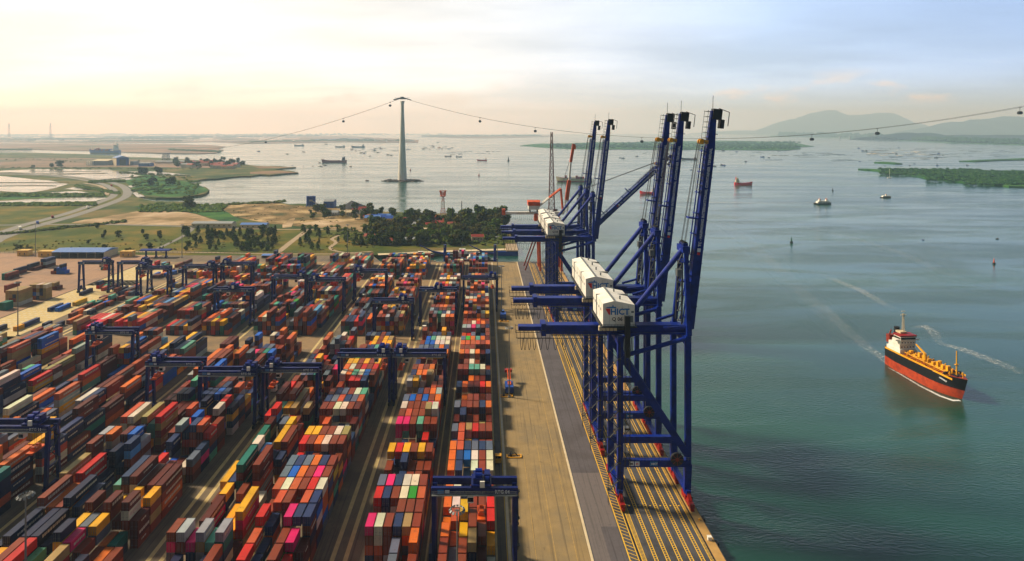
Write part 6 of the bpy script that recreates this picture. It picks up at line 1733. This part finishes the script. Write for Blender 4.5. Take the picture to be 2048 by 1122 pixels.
# ---------------------------------------------------------------- houses
def house(X, Y, w, d, h, roof, wall, lab, group, rz=0):
    e = empty('house', (X, Y, 0), lab, 'house', group, rz)
    mb = MB(); mb.box(-w/2, w/2, -d/2, d/2, 0, h); wl_ = mb.build('wall', M[wall], e)
    mb = MB(); mb.gable(-w/2, w/2, -d/2, d/2, h, h + d*.28, .6); mb.build('roof', M[roof], e)
    mb = MB()
    for x in (-w*.28, w*.05, w*.3): mb.box(x-.6, x+.6, -d/2-.06, -d/2, h*.4, h*.7)
    mb.build('window', M['glass'], wl_)
hr = random.Random(15)
for px, py, w, roof in ((746, 443, 22, 'roofblue'), (758, 441, 20, 'deepblue'), (769, 440, 18, 'roofblue'), (776, 444, 14, 'deepblue')):
    X, Y = G(px, py); house(X, Y, w, 12, 6, roof, 'wallyellow', f'yellow walled house with {"pale" if roof=="roofblue" else "deep"} blue roof at the left edge of the wood', 'blue roofed houses by the wood')
cols = {'roofred': 'red tiled', 'roofgrey': 'grey sheet', 'cream': 'cream', 'rust': 'rusty red'}
for px, py in ((656, 432), (668, 430), (684, 429), (700, 431), (712, 428), (725, 425), (733, 440), (795, 452), (812, 447), (826, 455), (846, 449), (856, 441), (866, 450), (874, 447), (862, 456), (881, 452), (870, 442), (894, 448), (906, 457), (852, 466), (790, 464), (765, 470), (742, 480), (760, 474), (776, 487), (955, 482)):
    X, Y = G(px, py); rf_ = hr.choice(list(cols)); house(X, Y, hr.uniform(8, 15), hr.uniform(7, 10), hr.uniform(4, 7), rf_, hr.choice(('cream', 'white', 'cream')), f'small pale house with {cols[rf_]} roof among the trees of the wood', f'houses with {cols[rf_]} roofs in the wood', hr.uniform(-.3, .3))
for i in range(34):
    px, py = hr.uniform(350, 478), 0; py = 329 + (px - 350) * .03 + hr.uniform(-3, 6)
    X, Y = G(px, py); rf_ = hr.choice(('roofred', 'roofred', 'roofgrey', 'rust')); house(X, Y, hr.uniform(18, 34), hr.uniform(14, 22), hr.uniform(7, 13), rf_, 'cream', f'village house with {cols[rf_]} roof on the river point', f'village houses with {cols[rf_]} roofs on the river point', hr.uniform(-.4, .4))
for px, py, w in ((45, 300, 60), (60, 281, 80), (120, 281, 50), (230, 268.8, 900), (760, 283, 160), (780, 282.5, 120), (795, 281.8, 200), (815, 283.5, 180), (650, 281, 300), (690, 280, 400), (735, 279, 200)):
    X, Y = G(px, py); s = Y/F
    e = empty('factory', (X, Y, 0), f'hazy far industrial building near the horizon, about {"left" if px < 300 else "centre"} of the photo', 'factory', 'hazy far industrial buildings'+(' left' if px < 300 else ' centre'))
    mb = MB(); mb.box(-w/2*min(1,s), w/2*min(1,s), 0, 60, 0, 2.0*s); mb.box(-w/5, w/8, 5, 40, 2.0*s, 3.2*s); mb.build('wall', M['roofgrey' if px > 620 and px < 720 else 'cream'], e)
    mb = MB(); mb.gable(-w/2*min(1,s), w/2*min(1,s), 0, 60, 2.0*s+.01, 2.5*s, 1); mb.build('roof', M['roofblue' if px < 700 else 'roofgrey'], e)
for px, hpx in ((1745, 6), (1749, 7), (1765, 4), (1680, 2.5), (1700, 3)):
    X, Y = G(px, 279); s = Y/F
    mb = MB(); mb.box(-1.2*s, 1.2*s, -1*s, 1*s, 0, hpx*s + 3*s); mb.box(-.6*s, .6*s, -.5*s, .5*s, (hpx+3)*s, (hpx+3.8)*s)
    tag(mb.build('tower_block', M['roofgrey'], None, (X, Y, 0)), 'hazy far tower block below the blue hills', 'tower block', 'hazy far tower blocks')

# ---------------------------------------------------------------- trees
def crown_mesh(kind, seed):
    r_ = random.Random(seed); mb = MB()
    if kind == 'conifer':
        for i in range(330):
            t = r_.random() ** .8; z = 1.0 + t * 8.6; rr_ = (1 - t) ** .6 * 2.9 * r_.uniform(.3, 1.15) + .1
            a = r_.uniform(0, 6.283); leaf(mb, r_, rr_*math.cos(a), rr_*math.sin(a), z, r_.uniform(.35, .8))
    else:
        lobes = [(r_.uniform(-2.4, 2.4), r_.uniform(-2.4, 2.4), r_.uniform(4.2, 8.0), r_.uniform(1.3, 2.3)) for _ in range(7)] + [(r_.uniform(-1.5, 1.5), r_.uniform(-1.5, 1.5), r_.uniform(2.2, 3.6), r_.uniform(1.4, 2.1)) for _ in range(4)]
        for i in range(520):
            x, y, z, q = r_.choice(lobes); d = Vector((r_.gauss(0, 1), r_.gauss(0, 1), r_.gauss(0, 1))).normalized() * q * r_.uniform(.55, 1.08)
            leaf(mb, r_, x + d.x, y + d.y, max(2.0, z + d.z * .85), r_.uniform(.45, .95))
    return mb
def leaf(mb, r_, x, y, z, s):
    d = Vector((r_.gauss(0, 1), r_.gauss(0, 1), r_.gauss(0, 1))).normalized(); u = d.orthogonal().normalized(); v = d.cross(u)
    p = Vector((x, y, z)); k = r_.uniform(.6, 1.1)
    mb.add([p - u*s, p - v*s*k + d*s*.25, p + u*s, p + v*s*k - d*s*.2], [(0, 1, 2), (0, 2, 3)])
def trunk_mesh(kind, seed):
    r_ = random.Random(seed + 50); mb = MB()
    mb.tube((0, 0, -.3), (0, 0, 4.5), .28, .18, 7); mb.tube((0, 0, 4.4), (.2, .1, 8.0), .18, .06, 6)
    for i in range(5):
        a = r_.uniform(0, 6.28); z = r_.uniform(2.2, 5); mb.tube((0, 0, z), (1.5*math.cos(a), 1.5*math.sin(a), z + 1.6), .11, .04, 5)
    return mb
TP = {}
for kind, ms in (('conifer', ('leaf_dark', 'leaf_mid')), ('broad', ('leaf_dark', 'leaf_mid', 'leaf_olive'))):
    for i in range(3):
        for m_ in ms:
            a = crown_mesh(kind, i * 7 + 3).build('crown', M[m_]); b_ = trunk_mesh(kind, i).build('trunk', M['bark'])
            COL.objects.unlink(a); COL.objects.unlink(b_); TP[(kind, i, m_)] = (a, b_)
trng = random.Random(5)
def tree(px, py, s, kind, m_, lab, group, jitter=0):
    X, Y = G(px, py)
    e = empty('conifer' if kind == 'conifer' else 'tree', (X, Y, 0), lab, 'tree', group, trng.uniform(0, 6.28))
    a, b_ = TP[(kind, trng.randrange(3), m_)]
    for src in (a, b_):
        o = src.copy(); COL.objects.link(o); o.parent = e
    k = trng.uniform(.85, 1.15); e.scale = (s*k, s*k, s*trng.uniform(.9, 1.1))
pts = [(40, 505), (55, 508), (176, 488), (195, 457), (206, 477), (210, 470), (224, 506), (237, 475), (252, 512), (285, 468), (293, 480), (300, 500), (318, 470), (320, 478), (322, 505), (195, 508), (210, 503)]
for px, py in pts: tree(px, py, trng.uniform(.6, 1.0), 'broad', 'leaf_dark', 'lone dark round tree on the green field behind the blue roofed shed', 'lone trees on the left field')
for i in range(85):
    px = trng.uniform(362, 560); py = trng.uniform(464, 503)
    if 500 < px and py > 506 - (px - 545): px -= 30
    tree(px, py, trng.uniform(.6, 1.25), trng.choice(('conifer', 'conifer', 'broad')), trng.choice(('leaf_dark', 'leaf_dark', 'leaf_mid')), 'dark pointed conifer in the loose grove left of the gravel path', 'conifers left of the gravel path')
for i in range(45):
    px = trng.uniform(600, 760); py = trng.uniform(463, 500)
    if abs(px - 668) < 18 and py > 468 and trng.random() < .7: continue
    tree(px, py, trng.uniform(.6, 1.2), 'conifer', trng.choice(('leaf_dark', 'leaf_mid')), 'dark conifer near the winding sand path right of the gravel path', 'conifers by the winding path')
for i in range(185):
    px = trng.uniform(730, 1012); lo = 436 if px > 800 else 456; hi = 492 if px < 930 else 478
    py = trng.uniform(lo, hi)
    if 845 < px < 905 and 440 < py < 462 and trng.random() < .6: continue
    tree(px, py, trng.uniform(1.1, 1.9) * (1.15 if py < 460 else .95), 'broad', trng.choice(('leaf_dark', 'leaf_dark', 'leaf_mid', 'leaf_olive')), 'dark leafy tree, one of those making up the wood behind the small harbour', 'trees of the wood behind the small harbour')
for i in range(26):
    px = trng.uniform(615, 790); py = trng.uniform(420, 440)
    tree(px, py, trng.uniform(.9, 1.6), 'broad', 'leaf_dark', 'tree between the blue silos and the wood', 'trees between the silos and the wood')
for i in range(34):
    px = trng.uniform(345, 490); py = 327 + trng.uniform(-3, 10)
    tree(px, py, trng.uniform(1.6, 3.0), 'broad', 'leaf_dark', 'tree standing among the village houses on the river point', 'trees of the village on the river point')
for px, py in ((104, 335), (117, 334), (122, 335), (66, 338), (283, 349), (290, 349), (316, 347), (320, 348), (305, 371), (336, 370), (345, 371), (375, 416), (380, 417), (300, 372)):
    tree(px, py, trng.uniform(1.6, 2.6), 'broad', 'leaf_dark', 'tree standing alone on the marsh between river and curved road', 'lone trees on the marsh')
# ---------------------------------------------------------------- haze
mb = MB(); mb.box(-42000, 42000, -600, 34500, -14, 1250)
hz = tag(mb.build('haze', []), None, None, None, 'stuff'); hz['label'] = 'thin haze lying over the bay'; hz['category'] = 'haze'
hm = bpy.data.materials.new('haze'); hm.use_nodes = True
hn, hl = hm.node_tree.nodes, hm.node_tree.links; hn.clear()
ho = N(hn, 'ShaderNodeOutputMaterial'); pv = N(hn, 'ShaderNodeVolumePrincipled')
pv.inputs['Color'].default_value = (.52, .76, 1.0, 1); pv.inputs['Absorption Color'].default_value = (1, 1, 1, 1); pv.inputs['Density'].default_value = 9.5e-5; pv.inputs['Anisotropy'].default_value = .2
hl.new(pv.outputs[0], ho.inputs['Volume']); hz.data.materials.clear(); hz.data.materials.append(hm)
